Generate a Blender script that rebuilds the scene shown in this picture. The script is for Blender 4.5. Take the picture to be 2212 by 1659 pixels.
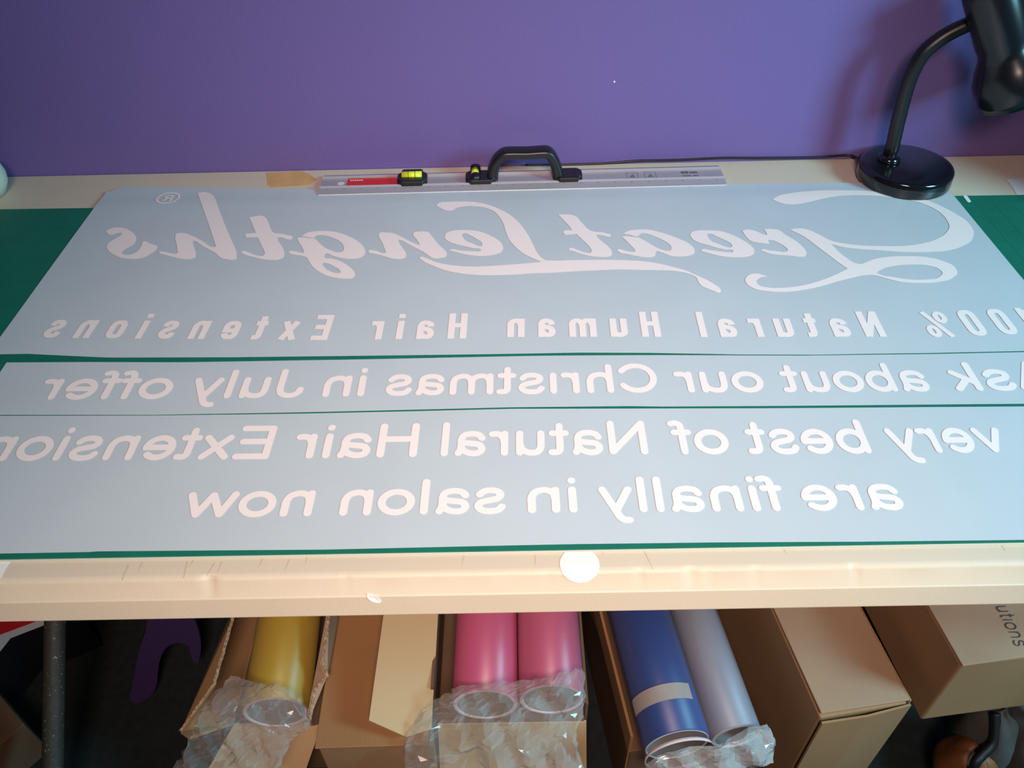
import bpy, bmesh, math, random
from mathutils import Vector, Matrix, noise
from mathutils.geometry import delaunay_2d_cdt
random.seed(7)
C = bpy.context.scene
for o in list(bpy.data.objects): bpy.data.objects.remove(o)
PI = math.pi

# ------------------------------------------------------------ camera, light, exposure
FPX, CX, CY = 1720.0, 1106.0, 829.5
TT = 0.74                                    # table top height
CAM = Vector((0, 0, TT + 0.6026))
R = Matrix(((0.9998, 0.0195, 0.0066), (-0.0085, 0.6821, -0.7312), (-0.0187, 0.7310, 0.6821)))
cd = bpy.data.cameras.new('camera'); cam = bpy.data.objects.new('camera', cd); C.collection.objects.link(cam)
cd.sensor_width = 36; cd.lens = 36 * FPX / 2212; cd.clip_start = .02
M4 = R.to_4x4(); M4.translation = CAM; cam.matrix_world = M4; C.camera = cam
C.view_settings.view_transform = 'Standard'; C.view_settings.look = 'None'
C.view_settings.gamma = 1; C.view_settings.use_curve_mapping = False
C.view_settings.exposure = 0.0
w = bpy.data.worlds.new('world'); C.world = w; w.use_nodes = True
w.node_tree.nodes['Background'].inputs[0].default_value = (1.0, .93, .82, 1)
w.node_tree.nodes['Background'].inputs[1].default_value = .02

def area(name, loc, target, sx, sy, power, col, spread=180):
    l = bpy.data.lights.new(name, 'AREA'); l.shape = 'RECTANGLE'; l.size = sx; l.size_y = sy; l.energy = power; l.color = col
    o = bpy.data.objects.new(name, l); C.collection.objects.link(o); o.location = loc
    l.spread = math.radians(spread); o.rotation_euler = (Vector(target) - Vector(loc)).to_track_quat('-Z', 'Y').to_euler(); return o
area('window_daylight', (1.75, .0, 1.60), (.35, .85, .75), .5, .6, 47, (.34, .80, 1.0))
area('added_centre_fill', (.06, -.62, 1.98), (.03, .62, .74), .5, .4, 5.15, (1.0, .73, .62), 60)  # added warm fill for the brighter centre; no such source stands there

def at(px, py, z):                           # a photo direction met with the horizontal plane z
    r = R @ Vector(((px - CX) / FPX, -(py - CY) / FPX, -1)); return CAM + r * ((z - CAM.z) / r.z)
def atY(px, py, y):
    r = R @ Vector(((px - CX) / FPX, -(py - CY) / FPX, -1)); return CAM + r * ((y - CAM.y) / r.y)

# ------------------------------------------------------------ materials
def mat(name, col, rough=.5, var=0, vscale=8, bump=0, bscale=60, metal=0, col2=None, coat=0, spec=.5, alpha=1, stretch=(1, 1, 1), bdist=.002):
    m = bpy.data.materials.new(name); m.use_nodes = True; nt = m.node_tree; N = nt.nodes; K = nt.links
    b = N['Principled BSDF']; b.inputs['Base Color'].default_value = (*col, 1); b.inputs['Roughness'].default_value = rough
    b.inputs['Metallic'].default_value = metal; b.inputs['Coat Weight'].default_value = coat
    b.inputs['Specular IOR Level'].default_value = spec; b.inputs['Alpha'].default_value = alpha
    tc = N.new('ShaderNodeTexCoord'); mp = N.new('ShaderNodeMapping'); mp.inputs['Scale'].default_value = stretch
    K.new(tc.outputs['Object'], mp.inputs['Vector'])
    if var or col2:
        n = N.new('ShaderNodeTexNoise'); n.inputs['Scale'].default_value = vscale; n.inputs['Detail'].default_value = 6
        K.new(mp.outputs[0], n.inputs['Vector'])
        rp = N.new('ShaderNodeValToRGB'); rp.color_ramp.elements[0].position = .35; rp.color_ramp.elements[1].position = .65
        c2 = col2 or tuple(c * (1 - var) for c in col)
        rp.color_ramp.elements[0].color = (*c2, 1); rp.color_ramp.elements[1].color = (*col, 1)
        K.new(n.outputs['Fac'], rp.inputs[0]); K.new(rp.outputs[0], b.inputs['Base Color'])
    if bump:
        n = N.new('ShaderNodeTexNoise'); n.inputs['Scale'].default_value = bscale; n.inputs['Detail'].default_value = 5
        K.new(mp.outputs[0], n.inputs['Vector'])
        bp = N.new('ShaderNodeBump'); bp.inputs['Strength'].default_value = bump; bp.inputs['Distance'].default_value = bdist
        K.new(n.outputs['Fac'], bp.inputs['Height']); K.new(bp.outputs[0], b.inputs['Normal'])
    return m
def cardboard(name, col, dark=.85):
    m = mat(name, col, .85, 1 - dark, 5, .25, 9, stretch=(1, 1, 1))
    nt = m.node_tree; N = nt.nodes; K = nt.links; b = N['Principled BSDF']
    wv = N.new('ShaderNodeTexWave'); wv.inputs['Scale'].default_value = 45; wv.inputs['Distortion'].default_value = 1.2
    tc = N.new('ShaderNodeTexCoord'); K.new(tc.outputs['Object'], wv.inputs['Vector'])
    bp = N.new('ShaderNodeBump'); bp.inputs['Strength'].default_value = .05; bp.inputs['Distance'].default_value = .001
    K.new(wv.outputs['Fac'], bp.inputs['Height'])
    old = b.inputs['Normal'].links[0].from_socket; K.new(old, bp.inputs['Normal']); K.new(bp.outputs[0], b.inputs['Normal'])
    return m
def film(name, col, alpha, edge, rough=.1, coat=1):
    """thin clear plastic: nearly see-through face on, whiter where it curves away"""
    m = mat(name, col, rough, bump=.35, bscale=28, bdist=.003, spec=1.0)
    nt = m.node_tree; N = nt.nodes; K = nt.links; b = N['Principled BSDF']
    lw = N.new('ShaderNodeLayerWeight'); lw.inputs['Blend'].default_value = .35
    mr = N.new('ShaderNodeMapRange'); mr.inputs['To Min'].default_value = alpha; mr.inputs['To Max'].default_value = edge
    K.new(lw.outputs['Facing'], mr.inputs['Value']); K.new(mr.outputs[0], b.inputs['Alpha'])
    b.inputs['Coat Weight'].default_value = coat; b.inputs['Coat Roughness'].default_value = .05
    return m
M = dict(
    wall=mat('purple_paint', (.15, .099, .30), .6, .05, 2, .15, 160),
    floor=mat('dark_carpet', (.010, .018, .019), .95, .4, 60, .5, 300),
    table=mat('beige_table_plastic', (.62, .53, .40), .5, .05, 6, .08, 420),
    mat_green=mat('green_mat', (.002, .150, .096), .6, .12, 30, .1, 500),
    mat_line=mat('mat_line', (.006, .185, .125), .6),
    mat_edge=mat('mat_edge', (.62, .60, .50), .6),
    paper=mat('pale_blue_film_paper', (.50, .575, .60), .38, .03, 12, .05, 500),
    vinyl=mat('white_vinyl', (.86, .78, .74), .42),
    alu=mat('brushed_aluminium', (.43, .41, .43), .36, .06, 5, metal=.35, stretch=(1, 40, 40)),
    alu_b=mat('bright_ridge', (.80, .79, .80), .3, metal=.4),  # paler metal for the ridges of the rail
    red=mat('red_label', (.62, .02, .02), .18), black=mat('black_plastic', (.008, .008, .011), .36),
    blackg=mat('glossy_black_plastic', (.006, .007, .010), .12, coat=.4),
    shade=mat('satin_black_shade', (.007, .008, .011), .24), masking=mat('masking_tape', (.40, .36, .34), .7, .1, 40),
    vial=mat('yellow_vial', (.75, .85, .02), .1, coat=1), ink=mat('dark_ink', (.05, .045, .06), .7),
    greyink=mat('grey_ink', (.16, .15, .18), .7),
    white=mat('white_sticker', (.76, .76, .72), .5), tape=mat('amber_tape', (.70, .42, .16), .35, .15, 30),
    card=cardboard('carton_board', (.37, .215, .10)), card_l=cardboard('light_carton_board', (.56, .40, .215), .95),
    card_o=cardboard('orange_carton_board', (.36, .18, .07)), card_g=cardboard('greyish_carton_board', (.42, .275, .175)),
    card_d=cardboard('shaded_carton_board', (.15, .085, .045)),  # darker board copy: shade under the table is put into its colour
    cut=mat('cut_board_edge', (.50, .36, .22), .9, .5, 220, .8, 200),
    pink=mat('pink_vinyl', (.46, .075, .17), .35, 0, 3, col2=(.56, .13, .24), stretch=(1, .25, 1)),
    core=mat('roll_core', (.78, .62, .62), .6, .08, 30), core_in=mat('shaded_core_inside', (.20, .19, .18), .8),  # core_in is darkened to give the shade inside the tubes
    yellow=mat('yellow_vinyl', (.44, .29, .010), .38), blue=mat('blue_vinyl', (.012, .048, .21), .42),
    frost=mat('frosted_wrap', (.27, .29, .36), .45, .25, 18, .3, 30, stretch=(1, .2, 1)),
    clear=film('clear_crumpled_film', (.62, .60, .58), .16, .85), clear2=film('clear_wrap', (.40, .36, .46), .03, .30, .25, .2),
    cap=film('milky_film', (.66, .66, .66), .45, .95),
    purple=mat('purple_plastic', (.045, .026, .10), .3), pole=mat('speckled_grey_metal', (.075, .078, .07), .5, 0, 55, .5, 60, metal=.2, col2=(.045, .05, .046)),
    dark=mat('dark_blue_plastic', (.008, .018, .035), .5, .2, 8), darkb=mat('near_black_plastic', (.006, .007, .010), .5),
    pot=mat('pale_grey_green_ceramic', (.50, .55, .45), .35), rust=mat('rust_leather', (.22, .07, .018), .5, .35, 14, .4, 60),
    greyc=mat('grey_cloth', (.085, .078, .07), .9, .3, 25, .4, 90), white_b=mat('white_card', (.62, .62, .64), .5), steel=mat('leg_steel', (.10, .10, .10), .4, metal=.6),
)

nt = M['pole'].node_tree; n_ = nt.nodes.new('ShaderNodeTexNoise'); n_.inputs['Scale'].default_value = 190; n_.inputs['Detail'].default_value = 2
rp_ = nt.nodes.new('ShaderNodeValToRGB'); rp_.color_ramp.elements[0].position = .66; rp_.color_ramp.elements[1].position = .71
rp_.color_ramp.elements[0].color = (.055, .052, .042, 1); rp_.color_ramp.elements[1].color = (.30, .29, .26, 1)
tc_ = nt.nodes.new('ShaderNodeTexCoord'); nt.links.new(tc_.outputs['Object'], n_.inputs['Vector']); nt.links.new(n_.outputs['Fac'], rp_.inputs[0]); nt.links.new(rp_.outputs[0], nt.nodes['Principled BSDF'].inputs['Base Color'])

# ------------------------------------------------------------ mesh helpers
def obj(name, data, m, parent=None, smooth=False, loc=None):
    """data = (verts, faces) or bmesh"""
    me = bpy.data.meshes.new(name)
    if isinstance(data, tuple): me.from_pydata([tuple(v) for v in data[0]], [], data[1])
    else: data.to_mesh(me); data.free()
    me.validate()
    ms = m if isinstance(m, (list, tuple)) else [m]
    for x in ms: me.materials.append(x)
    o = bpy.data.objects.new(name, me); C.collection.objects.link(o)
    if parent: o.parent = parent; 
    if parent and parent.type == 'EMPTY' or (parent and parent.parent):
        r = parent
        o.matrix_parent_inverse = world_of(r).inverted()
    if smooth:
        for p in me.polygons: p.use_smooth = True
    return o
def world_of(o):
    m = Matrix.Translation(o.location) if o.parent is None else Matrix.Identity(4)
    return m
def tag(o, label, cat, group=None, kind=None):
    o['label'] = label; o['category'] = cat
    if group: o['group'] = group
    if kind: o['kind'] = kind
    return o
def thing(name, label, cat, loc=(0, 0, 0), group=None):
    o = bpy.data.objects.new(name, None); C.collection.objects.link(o); o.location = loc; o.empty_display_size = .05
    return tag(o, label, cat, group)
def struct(name, data, m, parent=None):
    o = obj(name, data, m, parent); o['kind'] = 'structure'; return o
def bev(bm, w_, seg=2):
    bmesh.ops.bevel(bm, geom=bm.edges[:], offset=w_, segments=seg, profile=.5, affect='EDGES'); return bm
def hexa(pts, b=0, seg=2):
    """8 corners: bottom 4 (ccw) then top 4"""
    bm = bmesh.new(); v = [bm.verts.new(p) for p in pts]
    for f in ((3, 2, 1, 0), (4, 5, 6, 7), (0, 1, 5, 4), (1, 2, 6, 5), (2, 3, 7, 6), (3, 0, 4, 7)): bm.faces.new([v[i] for i in f])
    bmesh.ops.recalc_face_normals(bm, faces=bm.faces[:])
    return bev(bm, b, seg) if b else bm
def box(x0, x1, y0, y1, z0, z1, b=0, seg=2):
    return hexa([(x0, y0, z0), (x1, y0, z0), (x1, y1, z0), (x0, y1, z0), (x0, y0, z1), (x1, y0, z1), (x1, y1, z1), (x0, y1, z1)], b, seg)
def frame_box(o, ux, uy, w_, d, z0, z1, b=0, seg=2):
    """box from front-left corner o along unit ux (width) and uy (depth)"""
    q = [Vector((o[0], o[1], 0)) + ux * a + uy * c for a, c in ((0, 0), (w_, 0), (w_, d), (0, d))]
    return hexa([(p.x, p.y, z0) for p in q] + [(p.x, p.y, z1) for p in q], b, seg)
def merge(*bms):
    out = bmesh.new()
    for b in bms:
        me = bpy.data.meshes.new('t'); b.to_mesh(me); b.free(); out.from_mesh(me); bpy.data.meshes.remove(me)
    return out
def tube(path, rad, n=16, caps=True):
    """swept round tube; rad number or list"""
    path = [Vector(p) for p in path]; V = []; F = []
    up = Vector((0, 0, 1)); prev = None
    for i, p in enumerate(path):
        t = (path[min(i + 1, len(path) - 1)] - path[max(i - 1, 0)]).normalized()
        if prev is None:
            a = up if abs(t.dot(up)) < .9 else Vector((1, 0, 0)); s = t.cross(a).normalized()
        else: s = (prev - t * prev.dot(t)).normalized()
        prev = s; q = t.cross(s); r = rad[i] if isinstance(rad, (list, tuple)) else rad
        for k in range(n): th = 2 * PI * k / n; V.append(p + s * math.cos(th) * r + q * math.sin(th) * r)
    for i in range(len(path) - 1):
        for k in range(n): F.append((i * n + k, i * n + (k + 1) % n, (i + 1) * n + (k + 1) % n, (i + 1) * n + k))
    if caps: F.append(tuple(range(n))[::-1]); F.append(tuple((len(path) - 1) * n + k for k in range(n)))
    return V, F
def lathe(prof, o, axis, n=48):
    """prof = [(r, h)] revolved about axis through o"""
    ax = Vector(axis).normalized(); a = Vector((0, 0, 1)) if abs(ax.z) < .9 else Vector((1, 0, 0))
    s = ax.cross(a).normalized(); q = ax.cross(s); V = []; F = []
    for r, h in prof:
        for k in range(n): th = 2 * PI * k / n; V.append(Vector(o) + ax * h + (s * math.cos(th) + q * math.sin(th)) * r)
    for i in range(len(prof) - 1):
        for k in range(n): F.append((i * n + k, i * n + (k + 1) % n, (i + 1) * n + (k + 1) % n, (i + 1) * n + k))
    if prof[0][0] > 1e-5 and False: pass
    return V, F
def crom(pts, n=8, closed=False):
    """Catmull-Rom through points"""
    P = [Vector(p) for p in pts]; out = []; L = len(P); segs = L if closed else L - 1
    for i in range(segs):
        if closed: a, b, c, d = P[i - 1], P[i], P[(i + 1) % L], P[(i + 2) % L]
        else: a, b, c, d = P[max(i - 1, 0)], P[i], P[i + 1], P[min(i + 2, L - 1)]
        for k in range(n):
            t = k / n; out.append(.5 * ((2 * b) + (c - a) * t + (2 * a - 5 * b + 4 * c - d) * t * t + (3 * b - a - 3 * c + d) * t ** 3))
    if not closed: out.append(P[-1])
    return out
def smooth_outline(pts, n=5):
    """closed outline; a third value marks a corner"""
    L = len(pts); out = []
    for i in range(L):
        b, c = pts[i], pts[(i + 1) % L]
        B, Cc = Vector(b[:2]), Vector(c[:2])
        A = Vector(pts[i - 1][:2]); D = Vector(pts[(i + 2) % L][:2]); d = (Cc - B).length
        def tan(p, q, r, corner, other):
            if corner: return (other) * .9
            l1 = max((q - p).length, 1e-6); l2 = max((r - q).length, 1e-6)
            t = ((q - p) / l1 * l2 + (r - q) / l2 * l1) / (l1 + l2); return t * d
        m0 = tan(A, B, Cc, len(b) > 2, Cc - B); m1 = tan(B, Cc, D, len(c) > 2, Cc - B)
        for k in range(n):
            t = k / n; out.append((2 * t ** 3 - 3 * t * t + 1) * B + (t ** 3 - 2 * t * t + t) * m0 + (3 * t * t - 2 * t ** 3) * Cc + (t ** 3 - t * t) * m1)
    return out
def area2(p): return sum(p[i - 1].x * p[i].y - p[i].x * p[i - 1].y for i in range(len(p)))
def inside(p, poly):
    c = False; j = len(poly) - 1
    for i in range(len(poly)):
        a, b = poly[i], poly[j]
        if (a.y > p.y) != (b.y > p.y) and p.x < (b.x - a.x) * (p.y - a.y) / (b.y - a.y) + a.x: c = not c
        j = i
    return c
def union(polys, holes=()):
    """union of 2D polygons minus holes -> triangles"""
    polys = [[Vector(q[:2]) for q in p] for p in polys]; holes = [[Vector(q[:2]) for q in p] for p in holes]
    V = []; E = []
    for p in polys + holes:
        s = len(V); V += p; E += [(s + i, s + (i + 1) % len(p)) for i in range(len(p))]
    span = max(max(q.x for q in V) - min(q.x for q in V), .01)
    r = delaunay_2d_cdt(V, E, [], 0, span * 2e-6, False); v, f = r[0], r[2]
    bb = [(min(q.x for q in p), max(q.x for q in p), min(q.y for q in p), max(q.y for q in p)) for p in polys]
    keep = []
    for t in f:
        c = (v[t[0]] + v[t[1]] + v[t[2]]) / 3
        if any(b_[0] <= c.x <= b_[1] and b_[2] <= c.y <= b_[3] and inside(c, p) for p, b_ in zip(polys, bb)) and not any(inside(c, h) for h in holes): keep.append(t)
    used = sorted({i for t in keep for i in t}); ix = {a: b for b, a in enumerate(used)}
    return [v[i] for i in used], [tuple(ix[i] for i in t) for t in keep]

# ------------------------------------------------------------ stroke lettering
def ribbon(pts, h, cap):
    """strip quads round a 2D centre line, cap='round' or 'butt'"""
    P = [Vector(p) for p in pts]; L = []; Rr = []; out = []
    for i, p in enumerate(P):
        a = (p - P[i - 1]).normalized() if i else None; b = (P[i + 1] - p).normalized() if i < len(P) - 1 else None
        t = ((a or b) + (b or a)).normalized(); n = Vector((-t.y, t.x))
        k = h / max(n.dot(Vector((-(b or a).y, (b or a).x))), .5); L.append(p + n * k); Rr.append(p - n * k)
    for i in range(len(P) - 1): out.append([L[i], L[i + 1], Rr[i + 1], Rr[i]])
    if cap == 'round':
        for p in (P[0], P[-1]): out.append([p + Vector((math.cos(2 * PI * k / 14), math.sin(2 * PI * k / 14))) * h for k in range(14)])
    return out
S = lambda *p: crom([(*q, 0) for q in p], 5)
Ln = lambda *p: [Vector((*q, 0)) for q in p]
def arc(cx, cy, rx, ry, a0, a1, n=28):
    return [Vector((cx + rx * math.cos(math.radians(a0 + (a1 - a0) * i / n)), cy + ry * math.sin(math.radians(a0 + (a1 - a0) * i / n)), 0)) for i in range(n + 1)]
RND = {
 'a': (.57, [S((.10, .37), (.155, .44), (.27, .465), (.385, .435), (.43, .35), (.43, .22), (.44, .13), (.47, .06)),
             S((.43, .285), (.30, .262), (.15, .235), (.095, .155), (.13, .078), (.22, .052), (.33, .075), (.41, .14), (.43, .23))]),
 'b': (.60, [Ln((.12, .66), (.12, .059)), arc(.315, .258, .195, .205, 0, 360)]),
 'C': (.72, [arc(.37, .36, .30, .308, 35, 325)]),
 'e': (.58, [Ln((.09, .262), (.485, .262)), arc(.287, .257, .2, .205, 0, 315)]),
 'f': (.32, [S((.31, .648), (.235, .662), (.175, .62), (.16, .53), (.16, .42)), Ln((.16, .5), (.16, .059)), Ln((.06, .46), (.28, .46))]),
 'h': (.59, [Ln((.12, .66), (.12, .059)), S((.12, .26), (.15, .39), (.24, .455), (.33, .455), (.42, .41), (.465, .30), (.465, .2)), Ln((.465, .3), (.465, .059))]),
 'i': (.25, [Ln((.125, .461), (.125, .059)), Ln((.125, .640), (.125, .650))]),
 '1': (.25, [Ln((.125, .461), (.125, .059))]),
 'k': (.54, [Ln((.12, .66), (.12, .059)), Ln((.42, .461), (.13, .19)), Ln((.24, .29), (.44, .059))]),
 'l': (.25, [Ln((.125, .66), (.125, .059))]),
 'm': (.88, [Ln((.12, .461), (.12, .059)), Ln((.44, .3), (.44, .059)), Ln((.76, .3), (.76, .059)),
             S((.12, .26), (.15, .39), (.23, .455), (.31, .455), (.40, .41), (.44, .30), (.44, .2)), S((.44, .26), (.47, .39), (.55, .455), (.63, .455), (.72, .41), (.76, .30), (.76, .2))]),
 'n': (.59, [Ln((.12, .461), (.12, .059)), S((.12, .26), (.15, .39), (.24, .455), (.33, .455), (.42, .41), (.465, .30), (.465, .2)), Ln((.465, .3), (.465, .059))]),
 'o': (.58, [arc(.29, .257, .215, .205, 0, 360)]),
 'r': (.39, [Ln((.12, .461), (.12, .059)), S((.12, .26), (.145, .37), (.20, .44), (.27, .457), (.325, .452))]),
 's': (.52, [S((.41, .385), (.35, .447), (.25, .468), (.145, .44), (.105, .37), (.15, .30), (.265, .265), (.385, .225), (.425, .15), (.375, .075), (.26, .048), (.14, .07), (.085, .135))]),
 't': (.34, [Ln((.155, .62), (.155, .16)), S((.155, .2), (.16, .11), (.205, .065), (.29, .062)), Ln((.06, .46), (.275, .46))]),
 'u': (.59, [Ln((.465, .461), (.465, .059)), Ln((.12, .461), (.12, .2)), S((.12, .26), (.13, .15), (.18, .075), (.26, .055), (.35, .07), (.435, .14), (.465, .26))]),
 'v': (.52, [Ln((.075, .461), (.26, .06)), Ln((.445, .461), (.26, .06))]),
 'w': (.78, [Ln((.07, .461), (.22, .062)), Ln((.22, .062), (.39, .45)), Ln((.39, .45), (.56, .062)), Ln((.56, .062), (.71, .461))]),
 'x': (.53, [Ln((.09, .461), (.44, .059)), Ln((.44, .461), (.09, .059))]),
 'y': (.53, [Ln((.075, .461), (.27, .055)), S((.46, .461), (.28, .03), (.23, -.09), (.17, -.14), (.10, -.145))]),
 'A': (.70, [Ln((.07, .059), (.35, .655)), Ln((.63, .059), (.35, .655)), Ln((.17, .25), (.53, .25))]),
 'E': (.66, [Ln((.12, .655), (.12, .062)), Ln((.12, .655), (.56, .655)), Ln((.12, .372), (.53, .372)), Ln((.12, .062), (.57, .062))]),
 'H': (.73, [Ln((.12, .66), (.12, .059)), Ln((.61, .66), (.61, .059)), Ln((.12, .38), (.61, .38))]),
 'J': (.56, [Ln((.43, .66), (.43, .22)), S((.43, .26), (.40, .12), (.30, .055), (.18, .065), (.105, .135), (.09, .2))]),
 'N': (.74, [Ln((.12, .655), (.12, .059)), Ln((.62, .66), (.62, .065)), Ln((.12, .655), (.62, .065))]),
 'R': (.70, [Ln((.12, .66), (.12, .0)), S((.12, .64), (.35, .645), (.48, .60), (.51, .49), (.46, .38), (.33, .34), (.12, .335)), Ln((.33, .34), (.54, .02))]),
 '6': (.58, [arc(.29, .235, .19, .19, 0, 360), S((.10, .25), (.12, .45), (.2, .60), (.33, .66), (.44, .62))]),
 '0': (.58, [arc(.29, .36, .2, .305, 0, 360)]),
 ' ': (.30, []),
}
k_ = .083
ARCH = lambda a, b: S((a, .42), (a + .03, .55), ((a + b) / 2 - .03, .635), ((a + b) / 2 + .06, .63), (b, .53), (b, .4))
CND = {
 'E': (.43, [Ln((k_, 0), (k_, 1)), Ln((k_, .917), (.43, .917)), Ln((k_, .51), (.40, .51)), Ln((k_, .083), (.43, .083))]),
 'H': (.47, [Ln((k_, 0), (k_, 1)), Ln((.387, 0), (.387, 1)), Ln((k_, .52), (.387, .52))]),
 'N': (.50, [Ln((k_, 0), (k_, 1)), Ln((.417, 0), (.417, 1)), Ln((.075, .99), (.425, .01))]),
 'l': (.166, [Ln((k_, 0), (k_, 1))]), 'i': (.166, [Ln((k_, 0), (k_, .72)), Ln((k_, .84), (k_, 1.0))]),
 'n': (.43, [Ln((k_, 0), (k_, .72)), ARCH(k_, .347), Ln((.347, .45), (.347, 0))]),
 'u': (.43, [Ln((.347, 0), (.347, .72)), Ln((k_, .72), (k_, .25)), S((k_, .3), (.09, .15), (.17, .083), (.26, .09), (.34, .18), (.347, .3))]),
 'm': (.68, [Ln((k_, 0), (k_, .72)), Ln((.34, .45), (.34, 0)), Ln((.597, .45), (.597, 0)), ARCH(k_, .34), ARCH(.34, .597)]),
 'o': (.43, [S((k_, .36), (k_, .52), (.13, .62), (.215, .64), (.30, .62), (.347, .52), (.347, .36), (.347, .2), (.30, .1), (.215, .083), (.13, .1), (k_, .2), (k_, .36))]),
 '0': (.43, [S((k_, .5), (k_, .78), (.13, .90), (.215, .92), (.30, .90), (.347, .78), (.347, .5), (.347, .22), (.30, .1), (.215, .083), (.13, .1), (k_, .22), (k_, .5))]),
 'e': (.43, [Ln((k_, .34), (.43, .34)), S((.347, .34), (.347, .52), (.30, .62), (.215, .64), (.13, .62), (k_, .52), (k_, .36), (k_, .2), (.13, .1), (.215, .083), (.30, .10), (.347, .22))]),
 'a': (.43, [S((.09, .48), (.12, .59), (.215, .64), (.30, .62), (.347, .52), (.347, .36)), Ln((.347, .4), (.347, 0)), S((.347, .42), (.22, .385), (.11, .32), (k_, .2), (.12, .1), (.2, .083), (.29, .12), (.347, .24))]),
 's': (.43, [S((.345, .49), (.30, .61), (.215, .64), (.12, .61), (.09, .52), (.13, .44), (.215, .38), (.31, .31), (.345, .2), (.30, .11), (.215, .083), (.12, .11), (.085, .24))]),
 'r': (.31, [Ln((k_, 0), (k_, .72)), S((k_, .42), (.11, .55), (.19, .63), (.31, .635))]),
 't': (.30, [Ln((.14, .92), (.14, .2)), S((.14, .26), (.15, .13), (.2, .083), (.30, .083)), Ln((0, .64), (.30, .64))]),
 'x': (.46, [Ln((.085, .72), (.375, 0)), Ln((.375, .72), (.085, 0))]),
 '%': (.66, [arc(.15, .76, .1, .17, 0, 360, 16), arc(.51, .24, .1, .17, 0, 360, 16), Ln((.14, 0), (.52, 1))]),
 '1': (.27, [Ln((.187, 0), (.187, 1)), Ln((0, .80), (.187, .86))]),
}
def word_polys(txt, font, h, cap, gap=0, upto=None):
    polys = []; x = 0; lo = hi = None
    for i, ch in enumerate(txt):
        adv, st = font[ch]
        hh = h * .78 if ch == '%' else h
        for s in st:
            for p in s:
                a = x + p.x - hh; b = x + p.x + hh
                if lo is None or a < lo: lo = a
                if (upto is None or i < upto) and (hi is None or b > hi): hi = b
            polys += ribbon([Vector((x + p.x, p.y)) for p in s], hh, cap)
        x += adv + gap
    if lo is None: lo = hi = 0
    return polys, lo, hi
def place_words(words, base_a, base_b, height, unit, font, h, cap, zf, solve_gap=False):
    """words: (text, right px, left px[, upto]); mirrored: reading runs right to left.
    base_a/base_b: photo points on the baseline, right and left ends. height: size of one font unit in metres"""
    res = []
    for wd in words:
        V = []; F = []
        txt, Rp, Lp = wd[:3]; upto = wd[3] if len(wd) > 3 and wd[3] else None
        ba = base_a if len(wd) < 5 else wd[4][0]; bb = base_b if len(wd) < 5 else wd[4][1]
        A = on(*ba, zf); B = on(*bb, zf); u = (B - A); u.z = 0; u.normalize(); v = Vector((u.y, -u.x, 0))
        if v.y < 0: v = -v
        r = (on(*Rp, zf) - A).dot(u); l = (on(*Lp, zf) - A).dot(u)
        gap = 0
        if solve_gap:
            _, lo, hi = word_polys(txt, font, h, cap, 0, upto); n = (upto or len(txt)) - 1
            gap = ((l - r) / height - (hi - lo)) / n
        polys, lo, hi = word_polys(txt, font, h, cap, gap, upto)
        sx = (l - r) / (hi - lo)
        vs, fs = union(polys); s = len(V)
        for p in vs:
            q = A + u * (r + (p.x - lo) * sx) + v * (p.y * height); V.append((q.x, q.y, zf(q.x, q.y) + .0004))
        F += [tuple(s + i for i in t) for t in fs]
        res.append(drape(V, F, zf, .00045))
    return res
def on(px, py, zf):
    z = TT
    for _ in range(4): p = at(px, py, z); z = zf(p.x, p.y)
    return at(px, py, z)
def drape(V, F, zfun, lift, mx=.007):
    bm = bmesh.new(); vs = [bm.verts.new(v) for v in V]
    for f in F:
        try: bm.faces.new([vs[i] for i in f])
        except ValueError: pass
    for _ in range(6):
        e = [e for e in bm.edges if e.calc_length() > mx]
        if not e: break
        bmesh.ops.subdivide_edges(bm, edges=e, cuts=1); bmesh.ops.triangulate(bm, faces=[f for f in bm.faces if len(f.verts) > 3])
    for v in bm.verts: v.co.z = zfun(v.co.x, v.co.y) + lift
    bm.verts.index_update(); r = ([tuple(v.co) for v in bm.verts], [tuple(v.index for v in f.verts) for f in bm.faces]); bm.free(); return r
def fix_up(V, F):
    out = []
    for f in F:
        a, b, c = (Vector(V[i]) for i in f[:3]); n = (b - a).cross(c - a)
        out.append(f if n.z > 0 else f[::-1])
    return V, out

# ============================================================ THE SETTING
YW = 1.149
struct('floor', box(-2.2, 3.0, -2.4, YW + .1, -.05, 0), M['floor'])
struct('wall_back', box(-2.2, 3.0, YW, YW + .1, 0, 2.6), M['wall'])
struct('added_shade_wall', box(.872, 3.0, .90, YW - .001, 0, 2.6), M['wall'])     # added block out of view, there to shade the back wall by the lamp

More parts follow.
